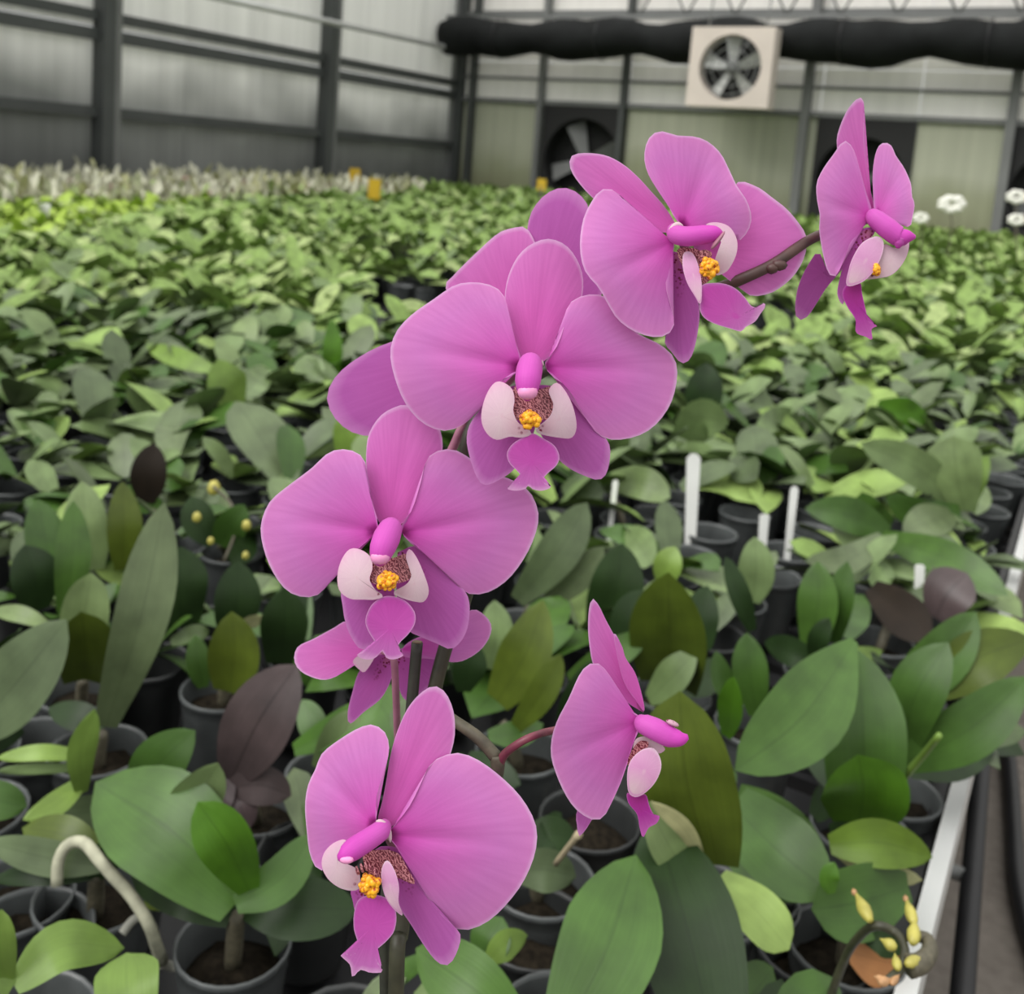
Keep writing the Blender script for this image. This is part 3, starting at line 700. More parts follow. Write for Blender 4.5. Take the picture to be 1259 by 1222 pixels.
star(f3, 'petal', c([(540,560),(470,545),(400,500),(340,430),(290,360),(240,325),(190,330),(150,380),(110,460),(92,560),(95,650),(120,730),(180,800),(220,870),(270,950),(340,1005),(430,1038),(500,1035),(540,1000),(545,950),(520,860),(505,780),(518,690),(545,620)]), q(540, 580), 0.0, D, M_petal, g=(0.28,-0.05), cup=3, kc=3, groove=0.0012, wave=0.0010, ph=4)
star(f3, 'lip_lobe', c([(700,495),(755,485),(815,508),(850,570),(847,640),(812,710),(780,735),(745,740),(735,700),(752,640),(775,570),(760,525)]), q(745, 740), -0.0030, D, M_lobe, g=(0.1,0.1), cup=25, hub=q(800, 610), m=7)
star(f3, 'throat', c([(560,620),(640,610),(690,640),(740,720),(700,780),(650,760),(600,720)]), q(650, 700), -0.0010, D, M_throat, g=(-0.2,-0.2), hub=q(650, 690), m=5)
star(f3, 'lip_lobe', c([(590,640),(612,625),(640,640),(665,700),(680,790),(674,880),(645,840),(608,775),(588,700)]), q(665, 850), -0.0090, D, M_lobe_pink, g=(-0.3,0.0), cup=25, hub=q(640, 740), m=7)
star(f3, 'lip_midlobe', c([(680,790),(740,778),(800,785),(850,810),(890,850),(920,890),(958,895),(982,872),(986,895),(962,930),(938,965),(892,992),(870,1013),(820,1000),(740,975),(690,945),(670,905),(672,850)]), q(680, 800), -0.0085, D, M_mid, g=(-0.10,0.25), kc=-4, hub=q(850, 945), n=54, m=7)
column(f3, [(*q(545, 520), D, 9), (*q(560, 545), D-0.003, 12), (*q(620, 553), D-0.006, 12.5), (*q(690, 545), D-0.0085, 12), (*q(745, 540), D-0.010, 10), (*q(778, 545), D-0.010, 4)], D)
MB().blob(dp(*q(758, 572), D-0.011), 0.0016, 0.0030, 0.0016, axes=((RIGHT+DOWN*-0.6).normalized(), (DOWN+RIGHT*-0.6).normalized(), FWD), n=12, m=7).build('anther_cap', M_pedp, f3)
collar(f3, c([(520,545),(535,515),(560,495),(590,505)]), 3.2, D, -0.0030)
callus(f3, *q(672, 650), *q(762, 758), D-0.0085)
star(f3, 'lip_bars', c([(668,625),(700,618),(728,632),(722,660),(690,668),(668,655)]), q(697, 645), -0.0075, D, M_throat, hub=q(697, 645), m=3, n=20)

# --- F4: far right at the top, in profile
c = conv(960, 110, 3.817); q = lambda x, y: c([(x, y)])[0]; D = 0.322
f4 = pxtube(orchid, 'flower', [(*q(430, 600), D+0.001, 9), (*q(400, 610), D+0.008, 6), (*q(320, 620), D+0.012, 6)], M_ped)
f4['label'] = 'uppermost pink flower at the far right, seen in profile'
star(f4, 'lateral_sepal', c([(235,885),(180,765),(130,820),(90,900),(70,980),(70,1060),(95,1082),(130,1060),(170,1000),(215,930),(290,840),(400,680),(360,650),(250,720)]), q(400, 650), 0.006, D, M_lateral, g=(0.0,0.2), hub=q(200, 860), cup=2)
star(f4, 'dorsal_sepal', c([(420,575),(340,470),(280,340),(262,250),(275,180),(310,100),(350,50),(375,38),(390,60),(388,150),(388,250),(397,350),(415,450),(438,550)]), q(428, 565), 0.006, D, M_sepal, g=(0.25,0.15), kc=8, groove=0.0006)
star(f4, 'petal', c([(440,570),(433,480),(431,400),(440,320),(460,265),(490,250),(520,265),(540,310),(580,370),(610,440),(616,500),(628,540),(618,600),(603,645),(540,625),(480,605)]), q(452, 590), 0.002, D, M_petal, g=(0.55,-0.25), cup=4, groove=0.0010, wave=0.0006, ph=2)
star(f4, 'petal', c([(428,570),(400,480),(370,370),(345,290),(315,245),(285,250),(250,300),(200,370),(168,440),(170,520),(183,590),(180,660),(195,760),(215,840),(240,880),(265,865),(300,790),(325,720),(370,660),(412,622)]), q(418, 592), 0.0, D, M_petal, g=(0.62,0.02), cup=4, groove=0.0012, wave=0.0008, ph=5)
star(f4, 'lip_lobe', c([(480,730),(540,745),(597,708),(598,760),(570,820),(520,870),(450,887),(392,887),(430,840)]), q(420, 880), -0.004, D, M_lobe, g=(-0.2,0.1), cup=25, hub=q(520, 800), m=6)
callus(f4, *q(428, 820), *q(462, 872), D-0.006)
star(f4, 'lateral_sepal', c([(265,960),(278,880),(300,800),(330,710),(378,655),(440,650),(430,690),(380,720),(340,790),(318,900),(305,960),(290,1010)]), q(420, 660), 0.000, D, M_lateral, g=(0.2,-0.05), hub=q(330, 790), cup=2)
star(f4, 'lip_midlobe', c([(288,960),(310,915),(370,903),(382,960),(400,1040),(412,1093),(455,1108),(426,1125),(430,1175),(398,1160),(353,1140),(350,1080),(312,1020)]), q(340, 910), -0.005, D, M_mid_dark, g=(-0.2,0.1), kc=-15, hub=q(355, 1000), n=50, m=6)
star(f4, 'lip_lobe', c([(310,920),(320,840),(342,780),(382,720),(440,690),(475,700),(483,740),(465,800),(430,860),(380,905)]), q(325, 910), -0.0075, D, M_lobe_pink, g=(-0.15,0.1), cup=22, hub=q(400, 800), m=6)
column(f4, [(*q(428, 585), D, 8), (*q(445, 605), D-0.002, 11.5), (*q(500, 650), D-0.004, 13), (*q(555, 690), D-0.005, 12.5), (*q(595, 690), D-0.006, 8.5), (*q(630, 692), D-0.006, 2.5)], D)
pxtube(f4, 'anther_cap', [(*q(560, 700), D-0.006, 8), (*q(553, 725), D-0.006, 6), (*q(548, 745), D-0.006, 2)], M_column)

# --- F5: bottom, turned to the lower left
c = conv(350, 830, 3.118); q = lambda x, y: c([(x, y)])[0]; D = 0.300
f5 = pxtube(orchid, 'flower', [(*q(385, 600), D+0.001, 9), (*q(400, 620), D+0.010, 6), (*q(440, 700), D+0.020, 6), (*q(470, 760), D+0.026, 6)], M_pedp)
f5['label'] = 'lowest pink flower, turned towards the lower left'
star(f5, 'dorsal_sepal', c([(355,562),(375,480),(392,390),(405,310),(430,220),(470,130),(520,70),(570,42),(612,62),(642,120),(653,190),(645,270),(600,390),(510,500),(425,575),(385,580)]), q(385, 570), 0.0030, D, M_sepal, g=(-0.05,0.08), kc=8, groove=0.0006)
star(f5, 'lateral_sepal', c([(255,825),(300,825),(300,880),(272,905),(262,870)]), q(300, 830), 0.0045, D, M_lateral, hub=q(280, 860))
star(f5, 'petal', c([(350,560),(350,480),(370,400),(395,320),(400,270),(385,220),(340,190),(290,200),(220,240),(145,298),(118,360),(90,420),(78,500),(85,600),(95,680),(118,735),(145,748),(170,700),(215,650),(280,610)]), q(345, 580), 0.0, D, M_petal, g=(-0.35,0.05), cup=3, kc=2, groove=0.0010, wave=0.0008, ph=1)
star(f5, 'lateral_sepal', c([(345,670),(440,665),(500,750),(540,840),(600,920),(670,985),(668,1040),(640,1100),(610,1112),(575,1090),(530,1030),(480,950),(440,890),(400,790)]), q(395, 670), 0.0040, D, M_lateral, g=(-0.15,0.05), kc=5, cup=1)
star(f5, 'petal', c([(395,600),(430,565),(480,500),(520,420),(560,340),(620,305),(680,300),(750,330),(830,390),(900,460),(950,540),(968,610),(955,700),(910,800),(840,890),(770,950),(690,978),(630,955),(570,890),(530,820),(490,740),(440,670),(405,630)]), q(398, 612), 0.0, D, M_petal, g=(-0.10,0.08), cup=3, kc=3, groove=0.0012, wave=0.0008, ph=3)
star(f5, 'throat', c([(300,690),(350,670),(430,680),(470,740),(500,800),(440,780),(400,760),(360,790),(320,760)]), q(390, 720), 0.000, D, M_throat, g=(0.1,-0.2), hub=q(390, 730), m=5)
star(f5, 'lip_lobe', c([(235,632),(190,642),(152,680),(142,730),(165,780),(210,815),(260,827),(288,815),(290,780),(280,745),(235,720),(205,690)]), q(285, 810), -0.0060, D, M_lobe, g=(0.2,0.1), cup=25, hub=q(200, 735), m=7)
star(f5, 'lip_lobe', c([(395,710),(422,750),(438,810),(437,870),(453,922),(412,890),(382,840),(370,775),(376,730)]), q(400, 870), -0.0085, D, M_lobe_pink, g=(0.2,0), cup=25, hub=q(405, 810), m=7)
star(f5, 'lip_midlobe', c([(290,855),(350,842),(410,868),(428,920),(420,980),(390,1020),(350,1058),(352,1100),(377,1136),(330,1141),(290,1130),(260,1158),(250,1110),(214,1073),(268,1072),(282,1035),(265,970),(268,900)]), q(345, 850), -0.0070, D, M_mid, g=(0.05,0.15), kc=-9, hub=q(338, 960), n=60, m=7)
column(f5, [(*q(385, 575), D, 8), (*q(370, 595), D-0.003, 12), (*q(320, 630), D-0.006, 13), (*q(265, 665), D-0.0085, 13.5), (*q(230, 690), D-0.010, 11), (*q(206, 700), D-0.010, 4)], D)
MB().blob(dp(*q(238, 708), D-0.0120), 0.0020, 0.0011, 0.0010, axes=(RIGHT, DOWN, FWD), n=12, m=7).build('anther_cap', M_anther, f5)
collar(f5, c([(350,560),(370,562),(392,580),(402,610),(405,640)]), 3.0, D, -0.0030)
callus(f5, *q(283, 758), *q(366, 852), D-0.0090)
for x, y in ((283, 748), (300, 738), (316, 732), (332, 742), (350, 755)):
    pxtube(f5, 'lip_bar', [(*q(x, y+14), D-0.0095, 2.2), (*q(x-5, y), D-0.0098, 2.2), (*q(x-9, y-16), D-0.0095, 1.2)], M_throat, 6)

# --- F6: right of the lowest, in profile
c = conv(550, 720, 3.594); q = lambda x, y: c([(x, y)])[0]; D = 0.315
f6 = pxtube(orchid, 'flower', [(*q(228, 790), 0.320, 6.0), (*q(258, 740), 0.318, 5.2), (*q(330, 688), 0.316, 4.8), (*q(400, 658), 0.318, 4.6), (*q(470, 640), 0.325, 4.5), (*q(650, 610), 0.330, 4.5), (*q(800, 600), 0.324, 5), (*q(850, 595), 0.317, 6)], M_ped)
f6['label'] = 'pink flower in profile on a purple stalk, right of the lowest one'
star(f6, 'petal', c([(735,212),(772,268),(788,320),(832,390),(864,500),(870,555),(835,510),(775,410)]), q(868, 555), 0.004, D, M_sepal, g=(0.3,0.2), hub=q(800, 390))
star(f6, 'dorsal_sepal', c([(868,555),(800,520),(720,440),(660,370),(640,335),(630,280),(622,200),(625,110),(640,58),(668,85),(700,150),(735,215),(772,290),(815,370),(842,450),(868,530)]), q(864, 560), 0.006, D, M_sepal, g=(0.25,0.12), kc=8, groove=0.0006)
star(f6, 'lateral_sepal', c([(573,1060),(572,1000),(620,900),(700,760),(800,640),(830,660),(760,800),(690,950),(635,1040),(610,1080),(582,1107)]), q(830, 640), 0.005, D, M_lateral, g=(0.3,0.1), hub=q(660, 900))
star(f6, 'petal', c([(852,578),(800,545),(760,480),(720,400),(670,345),(620,350),(580,400),(535,500),(488,590),(462,670),(458,750),(480,830),(520,920),(570,990),(640,1034),(690,1022),(730,950),(770,860),(803,760),(820,700),(845,640)]), q(850, 598), 0.0, D, M_petal, g=(0.65,0.02), cup=4, groove=0.0012, wave=0.0006, ph=2)
star(f6, 'lip_lobe', c([(830,682),(880,666),(930,690),(962,722),(935,742),(900,725),(850,735),(820,750)]), q(830, 730), -0.002, D, M_lobe, cup=15, hub=q(890, 700), m=6)
star(f6, 'throat', c([(806,745),(845,690),(886,690),(882,718),(835,755),(812,790),(796,790)]), q(840, 725), -0.003, D, M_throat, hub=q(838, 730), m=4)
star(f6, 'lip_midlobe', c([(795,915),(832,930),(876,922),(892,970),(912,1010),(938,1018),(925,1050),(890,1070),(865,1112),(850,1070),(838,1010),(800,960)]), q(840, 915), -0.004, D, M_mid_dark, g=(-0.2,0.1), kc=-15, hub=q(855, 990), n=50, m=6)
star(f6, 'lip_lobe', c([(800,910),(795,830),(812,770),(860,725),(910,718),(940,760),(944,810),(918,870),(872,917),(830,934)]), q(812, 900), -0.0065, D, M_lobe_pink, g=(-0.1,0.1), cup=22, hub=q(870, 820), m=7)
column(f6, [(*q(850, 590), D, 7), (*q(866, 610), D-0.002, 12), (*q(920, 635), D-0.004, 13.5), (*q(980, 665), D-0.005, 13), (*q(1030, 675), D-0.006, 9), (*q(1064, 668), D-0.006, 3)], D)
MB().blob(dp(*q(995, 607), D-0.005), 0.0022, 0.0008, 0.0012, axes=((RIGHT+DOWN*0.35).normalized(), DOWN, FWD), n=10, m=6).build('anther_cap', M_lobe, f6)

# --- F7: back of a flower below F2
c = conv(310, 480, 2.909); q = lambda x, y: c([(x, y)])[0]; D = 0.340
f7 = pxtube(orchid, 'flower', [(*q(470, 930), D-0.002, 5), (*q(505, 955), D-0.008, 4.5), (*q(514, 1080), D-0.004, 4.5), (*q(518, 1180), D, 4.5), (*q(520, 1260), D+0.004, 4.2)], M_pedp)
f7['label'] = 'pink flower seen from behind, below the left camera-facing flower'
star(f7, 'petal', c([(150,955),(165,915),(220,888),(290,850),(340,825),(400,860),(470,900),(470,945),(400,940),(370,965),(320,1012),(260,1035),(200,1020),(162,992)]), q(450, 930), 0.0, D, M_sepal, g=(0.1,-0.1), cup=3)
star(f7, 'petal', c([(785,785),(830,803),(855,838),(850,880),(820,925),(770,960),(720,972),(640,960),(540,950),(560,900),(700,840)]), q(540, 925), 0.0, D, M_petal, g=(0.0,0.0), cup=3)
star(f7, 'lateral_sepal', c([(380,1010),(420,965),(480,935),(505,960),(498,1030),(462,1100),(400,1150),(350,1192),(342,1150),(358,1080)]), q(492, 945), 0.003, D, M_lateral, cup=3)
star(f7, 'lateral_sepal', c([(520,930),(640,900),(662,980),(650,1040),(600,1090),(560,1112),(530,1080),(515,980)]), q(520, 935), 0.004, D, M_lateral, cup=3)
star(f7, 'lip_midlobe', c([(360,970),(385,945),(430,925),(440,950),(405,1005),(385,1000)]), q(430, 940), -0.002, D, M_lobe, m=5, n=24)

# --- F8: back of a flower behind F1
c = conv(470, 220, 3.055); q = lambda x, y: c([(x, y)])[0]; D = 0.345
f8 = pxtube(orchid, 'flower', [(*q(480, 620), D-0.002, 6), (*q(380, 780), D-0.006, 5.5), (*q(300, 930), D-0.008, 5.5), (*q(270, 1000), D-0.008, 6), (*q(240, 1060), D-0.008, 6)], M_pedp)
f8['label'] = 'pink flower seen from behind, mostly hidden by the largest flower'
star(f8, 'petal', c([(545,190),(560,125),(600,70),(650,38),(700,36),(745,62),(775,110),(800,250),(830,420),(700,560),(560,640),(520,500),(540,320)]), q(540, 620), 0.001, D, M_lateral, g=(0.0,0.1), cup=2)
star(f8, 'dorsal_sepal', c([(238,412),(270,360),(350,280),(430,208),(480,187),(545,188),(590,300),(580,450),(520,620),(440,580),(340,500)]), q(510, 610), 0.0, D, M_sepal, g=(0.0,0.1), cup=2)
star(f8, 'lateral_sepal', [(402,490), (412,464), (440,440), (482,420), (560,400), (640,410), (630,440), (580,500), (530,530), (480,536), (440,534), (414,517)], (630, 422), 0.003, D, M_lateral, cup=2)

# ------------------------------------------------------------------ the plants close to the camera
# a leaf is (base x, base y, tip x, tip y, width in px, material, options)
PL = 'potted_orchid'
plant(PL, 'potted orchid with one broad leaf and a small vivid leaf, left of the lowest flower', (287, 1163), [
    (292,1108, 118,962, 128,'g', dict(h=.05, th=.085, bow=14, fold=.10, wmax=.6, wbase=.45)),
    (306,1094, 243,986, 66,'b', dict(h=.065, dd=-.02, roll=-15, fold=.2, tip=2)),
    (290,1112, 384,1026, 52,'g', dict(h=.055, th=.085, bow=14, fold=.15)),
    (300,1112, 440,1118, 72,'d', dict(h=.035, th=.035, bow=2)),
    (285,1128, 162,1078, 60,'d', dict(h=.03, th=.02, bow=10)),
    (285,1132, 170,1112, 22,'y', dict(h=.025, th=.01, bow=10)) ], r=0.040)
plant(PL, 'potted orchid whose two grey-green leaves rise behind the broad left leaf', (150, 1010), [
    (165,975, 240,898, 66,'g', dict(h=.06, dd=.0)), (215,1010, 268,938, 62,'p', dict(h=.07, dd=-.01)) , (150,985, 60,1000, 40,'s', dict(h=.03))])
rootp = plant(PL, 'grey pot at the lower left with a pale aerial root arching over its rim', (117, 1103), [
    (125,1064, -15,1036, 42,'s', dict(h=.05, th=.045, bow=-3)), (122,1045, 28,1018, 44,'y', dict(h=.055, th=.05, bow=6)),
    (118,1075, -10,1082, 30,'d', dict(h=.03, th=.02, bow=6)), (118,1080, 130,1030, 40,'d', dict(h=.03, th=.06))], r=0.043)
def roott(parent, pts, r, mat, name='aerial_root'):
    MB().tube(spline([hp(x, y, h) for x, y, h in pts], 26), r, 8).build(name, mat, parent)
roott(rootp, [(70,1088,.045),(72,1058,.06),(84,1038,.07),(103,1036,.072),(120,1055,.07),(140,1078,.06),(160,1100,.05),(183,1136,.035),(192,1162,.01),(200,1182,-.02)], 0.0040, M_root)
roott(rootp, [(150,1148,.03),(163,1132,.035),(176,1126,.036)], 0.0030, M_rootd)
roott(rootp, [(198,1185,-.03),(212,1188,-.035),(226,1190,-.035)], 0.0035, M_rootd)
plant(PL, 'potted orchid with dull purple leaves, left of the lowest pink flower', (318, 992), [
    (284,958, 366,817, 88,'u', dict(h=.05, dd=-.005, bow=-6, fold=.14)), (282,968, 358,978, 46,'u', dict(h=.045, th=.04, bow=-8)),
    (284,962, 256,1000, 40,'u', dict(h=.05, th=.03)), (286,966, 306,1020, 40,'u', dict(h=.045, th=.02))], r=0.042)
plant(PL, 'potted orchid with narrow lime leaves at the left edge, before the big grey-green leaf', (42, 918), [
    (100,975, 116,872, 36,'l', dict(h=.05, dd=-.01, roll=20, bow=-8)), (104,958, 28,1008, 30,'l', dict(h=.055, th=.05, bow=-6)),
    (108,930, -5,932, 20,'l', dict(h=.05, th=.05)), (108,945, -5,948, 14,'p', dict(h=.04, th=.04))], r=0.045)
plant(PL, 'green leaf tip of an orchid cut by the left edge beside the lime leaves', (-35, 1000), [
    (-45,985, 33,992, 46,'g', dict(h=.055, th=.05, bow=-4)), (-40,990, -60,920, 40,'g', dict(h=.05)) ])
plant(PL, 'lime-leaved potted orchid in the lower left corner', (30, 1262), [
    (18,1212, 152,1166, 58,'l', dict(h=.08, th=.07, bow=-26, fold=.16)), (164,1262, 156,1172, 76,'l', dict(h=.06, th=.075, wmax=.7, wbase=.7, fold=.12)),
    (8,1210, 2,1118, 40,'l', dict(h=.08, dd=-.01)), (14,1215, -30,1190, 40,'l', dict(h=.08, dd=0))], pot_h=0.0)
for i, (x, y, lab) in enumerate(((34, 1148, 'empty grey pot at the lower left, in front of the pot with the aerial root'), (14, 1104, 'empty grey pot cut by the left edge, behind another empty pot'),
        (655, 1142, 'empty black pot right of the lowest pink flower'), (1000, 1165, 'black pot under the orange-brown leaf at the lower right'), (725, 1010, 'black pot below the profile flower'))):
    cc = hp(x, y, -0.004); r = empty('plant_pot', (cc.x, cc.y, zt_b-0.01), lab, 'pot'); pot_parts(r, cc, 0.044, RIM-0.004-zt_b+0.01, M_pot if i < 2 else M_potb, moss=i != 0); USED.append((cc.x, cc.y))
plant(PL, 'potted orchid with one tall upright grey-green leaf at the left', (120, 925), [
    (130,893, 202,618, 68,'s', dict(h=.03, dd=.03, bow=8, wmax=.6, fold=.12, tip=1.7)), (128,895, 60,870, 36,'d', dict(h=.02))])
plant(PL, 'potted orchid with a wide grey leaf cut by the left edge', (-40, 925), [(-40,905, 82,762, 92,'s', dict(h=.04, dd=-.02, bow=4, fold=.08, tip=1.8)), (-40,910, 30,900, 40,'d', dict(h=.03))])
plant(PL, 'potted orchid with a bright folded olive leaf behind the tall upright leaf', (100, 850), [
    (104,832, 112,704, 56,'p', dict(h=.02, dd=-.01, tip=3, fold=.3)), (104,835, 100,752, 66,'y', dict(h=.03, dd=-.045, tip=3, wmax=.5, wbase=.7, fold=.3)),
    (80,760, 90,616, 44,'g', dict(h=.03, dd=.02)), (70,720, 46,614, 50,'g', dict(h=.03, dd=.02)), (118,700, 100,592, 52,'p', dict(h=.04, dd=0)),
    (150,700, 150,592, 44,'y', dict(h=.04, dd=.0)), (48,750, 30,670, 60,'d', dict(h=.03, dd=0)), (60,770, -10,750, 22,'p', dict(h=.03))])
plant(PL, 'potted orchid with rounded dark leaves between the tall leaf and the purple one', (275, 850), [
    (225,770, 222,672, 68,'d', dict(h=.03, dd=.0, wbase=.6)), (285,790, 292,690, 58,'d', dict(h=.03, dd=.0)), (282,850, 285,752, 66,'y', dict(h=.03, dd=-.02, wbase=.6)),
    (345,815, 350,722, 58,'d', dict(h=.03, dd=-.02, wbase=.6)), (210,790, 258,775, 22,'p', dict(h=.03)), (250,845, 240,780, 30,'g', dict(h=.02, dd=0)), (385,842, 382,790, 36,'g', dict(h=.02, dd=0)), (300,770,322,757,18,'k', dict(h=.06, dd=-.03))])
plant(PL, 'potted orchid with small green leaves under the flower seen from behind', (410, 955), [
    (362,922, 470,862, 40,'b', dict(h=.04, dd=0)), (392,945, 436,872, 50,'p', dict(h=.03, dd=0)), (400,930, 372,860, 36,'g', dict(h=.03, dd=.02)), (420,950, 480,920, 40,'d', dict(h=.03))])
plant(PL, 'potted orchid with upright green leaves between the spike and the profile flower', (640, 925), [
    (612,862, 668,738, 66,'y', dict(h=.04, dd=-.01, bow=8, wbase=.5)), (632,898, 690,804, 36,'y', dict(h=.03, dd=-.02)), (602,822, 608,738, 48,'p', dict(h=.05, dd=0)),
    (570,850, 585,790, 44,'d', dict(h=.04, dd=0)), (600,905, 668,890, 34,'g', dict(h=.03)), (575,930, 640,965, 40,'d', dict(h=.01)), (690,890, 735,810, 40,'d', dict(h=.03, dd=.01))])
plant(PL, 'potted orchid with one domed olive leaf above the profile flower', (825, 855), [
    (824,838, 822,704, 98,'y', dict(h=.04, dd=-.05, wbase=.75, wmax=.45, fold=.28, tip=1.8)), (798,860, 856,799, 44,'p', dict(h=.03, dd=-.02, tip=1.7)), (760,800, 790,725, 52,'d', dict(h=.03, dd=.02)),
    (700,835, 798,778, 36,'g', dict(h=.04, dd=0)), (838,852, 888,812, 40,'d', dict(h=.02))])
plant(PL, 'potted orchid with a large arched leaf right behind the profile flower', (868, 1110), [
    (872,1062, 836,850, 122,'y', dict(h=.08, dd=-.03, bow=-10, wbase=.6, fold=.24, tip=2.6)), (868,1100, 795,985, 50,'p', dict(h=.07, dd=-.02, bow=-6)), (866,1068, 800,985, 22,'k', dict(h=.085, dd=-.04, bow=12)),
    (872,1262, 806,1010, 130,'d', dict(h=.06, th=.11, wbase=.7, wmax=.5, fold=.14, tip=1.9, bow=4)), (905,1260, 950,1190, 60,'g', dict(h=.02))], r=0.046)
plant(PL, 'potted orchid with a smooth upturned leaf at the bottom, right of the lowest flower', (690, 1262), [
    (694,1268, 782,1052, 122,'g', dict(h=.07, th=.12, bow=10, fold=.08, wmax=.58, wbase=.5)), (640,1262, 512,1166, 80,'g', dict(h=.05, th=.06, fold=.12, tip=2)),
    (600,1180, 648,1150, 34,'l', dict(h=.045, th=.05, tip=1.6)), (590,1180, 618,1128, 52,'g', dict(h=.04, th=.06, tip=1.7)), (560,1262, 510,1220, 60,'p', dict(h=.03))])
plant(PL, 'small potted orchid with grey-green leaves below the profile flower', (665, 1085), [
    (632,1072, 708,1078, 50,'s', dict(h=.03, th=.03, bow=-6)), (648,1030, 708,1030, 42,'d', dict(h=.03, th=.03, bow=-4)), (660,1060, 690,1000, 30,'d', dict(h=.03))])
plant(PL, 'potted orchid with wide arching leaves and a rounded vivid leaf at the right', (1058, 1022), [
    (1050,788, 904,947, 96,'g', dict(h=.185, th=.125, bow=-16, roll=-8, fold=.2, wmax=.5, wbase=.12, tip=1.8)), (1062,1000, 1056,800, 100,'g', dict(h=.05, dd=.03, roll=10, wbase=.8, fold=.18, tip=1.6)),
    (1056,1010, 1055,928, 104,'b', dict(h=.06, dd=-.03, wbase=.6, wmax=.5, fold=.25, tip=2.6)), (1075,985, 985,905, 50,'d', dict(h=.05)), (1000,1005, 1050,960, 40,'d', dict(h=.02))])
plant(PL, 'potted orchid with spreading leaves hanging over the bright bench rail', (1098, 975), [
    (1098,858, 1200,752, 62,'g', dict(h=.05, dd=-.02, bow=10)), (1108,930, 1166,790, 66,'g', dict(h=.06, dd=-.02, bow=-12, tip=1.6)), (1150,850, 1268,785, 66,'y', dict(h=.07, dd=.0, bow=-10)),
    (1112,938, 1264,832, 66,'g', dict(h=.06, dd=-.03, bow=12, fold=.16)), (1118,950, 1222,918, 40,'d', dict(h=.04, th=.04, bow=8)), (1140,900, 1262,900, 44,'s', dict(h=.05, dd=0))])
rp = plant(PL, 'potted orchid with a cupped green leaf and a light leaf below the arching ones', (915, 1105), [
    (900,990, 1022,1100, 96,'g', dict(h=.07, th=.055, bow=4, fold=.25, wbase=.6)), (898,1000, 1005,1102, 112,'g', dict(h=.05, th=.035, bow=-6, wbase=.7)), (884,1080, 970,1168, 62,'h', dict(h=.06, th=.05, bow=-4, wbase=.45, tip=3)),
    (1022,1098, 1026,1060, 24,'b', dict(h=.07, dd=0))])
bs = plant(PL, 'potted orchid with a thin dark bud spike in the lower right corner', (1040, 1165), [
    (1020,1038, 1146,1054, 56,'v', dict(h=.075, th=.07, bow=-10, fold=.25, tip=1.6)), (1024,1042, 1134,1082, 30,'k', dict(h=.06, th=.05, bow=8, fold=.2)), (1116,1090, 998,1118, 84,'g', dict(h=.05, th=.05, bow=-4, tip=3)),
    (1046,1170, 1122,1188, 60,'o', dict(h=.02, th=.0, bow=2)), (1060,1148, 1110,1172, 40,'d', dict(h=.035, th=.03)), (1020,1020, 1090,1028, 30,'d', dict(h=.04))])
bd = .12
P = [hp(1014, 1245, .03), hp(1038, 1180, .07), hp(1056, 1152, .10), hp(1076, 1138, bd), hp(1100, 1146, bd), hp(1112, 1165, bd), hp(1108, 1190, bd), hp(1092, 1206, bd)]
MB().tube(spline(P, 40), 0.0026, 8).build('flower_spike', M_stem, bs)
def bud(x0, y0, x1, y1, w, mat=M_bud, h=bd+.004):
    a, b_ = hp(x0, y0, h), hp(x1, y1, h); d = b_-a; pr = [0.45, 0.9, 1.0, 0.75, 0.35, 0.12]; k = len(pr)
    r = w/2*depth(a)/F; MB().tube([a+d*(i/(k-1)) for i in range(k)], [r*q for q in pr], 9).build('bud', mat, bs)
bud(1070, 1132, 1051, 1096, 17); bud(1124, 1136, 1114, 1104, 15); bud(1122, 1160, 1126, 1130, 17); bud(1102, 1166, 1082, 1154, 15); bud(1114, 1186, 1136, 1176, 14); bud(1104, 1192, 1100, 1172, 12)
bud(1080, 1208, 1098, 1204, 12, M_budr); bud(1096, 1210, 1106, 1198, 9, M_budr); bud(1086, 1205, 1074, 1200, 9, M_budr); bud(1051, 1100, 1049, 1092, 7, M_budr); bud(1114, 1108, 1113, 1100, 7, M_budr)
MB().tube(spline([hp(1124, 1150, bd), hp(1140, 1155, bd), hp(1143, 1170, bd), hp(1132, 1184, bd), hp(1118, 1188, bd)], 16), list(np.linspace(.003, .0065, 16)), 9).build('seed_pod', M_stemg, bs)
MB().tube(spline([hp(1098, 972, .05), hp(1118, 948, .09), hp(1138, 925, .12), hp(1155, 904, .15)], 14), list(np.linspace(.0035, .0025, 14)), 8).build('young_spike', LM['l'], rp)
plant(PL, 'potted orchid with a pair of narrow upright leaves, before the dead brown leaf', (1010, 830), [
    (995,800, 1006,690, 50,'g', dict(h=.03, dd=.0)), (1025,790, 1042,690, 34,'g', dict(h=.04, dd=-.01)), (1040,785, 1062,732, 40,'g', dict(h=.03)), (1000,815, 1020,760, 26,'d', dict(h=.04, dd=-.02)), (1010,820, 940,790, 36,'d', dict(h=.03)),
    (1005,830, 1085,800, 30,'l', dict(h=.02))])
plant(PL, 'potted orchid with small upright leaves left of the narrow upright pair', (930, 895), [
    (925,740, 928,660, 44,'p', dict(h=.04, dd=0)), (925,775, 892,684, 28,'d', dict(h=.04, dd=0)), (930,880, 918,778, 44,'g', dict(h=.03, dd=0)), (905,870, 880,800, 30,'g', dict(h=.03, dd=0)),
    (950,900, 975,850, 34,'d', dict(h=.03)), (1000,880, 965,870, 34,'p', dict(h=.05)), (893,905, 902,832, 34,'b', dict(h=.05, dd=-.03)), (865,800, 870,720, 44,'d', dict(h=.03, dd=.02))])
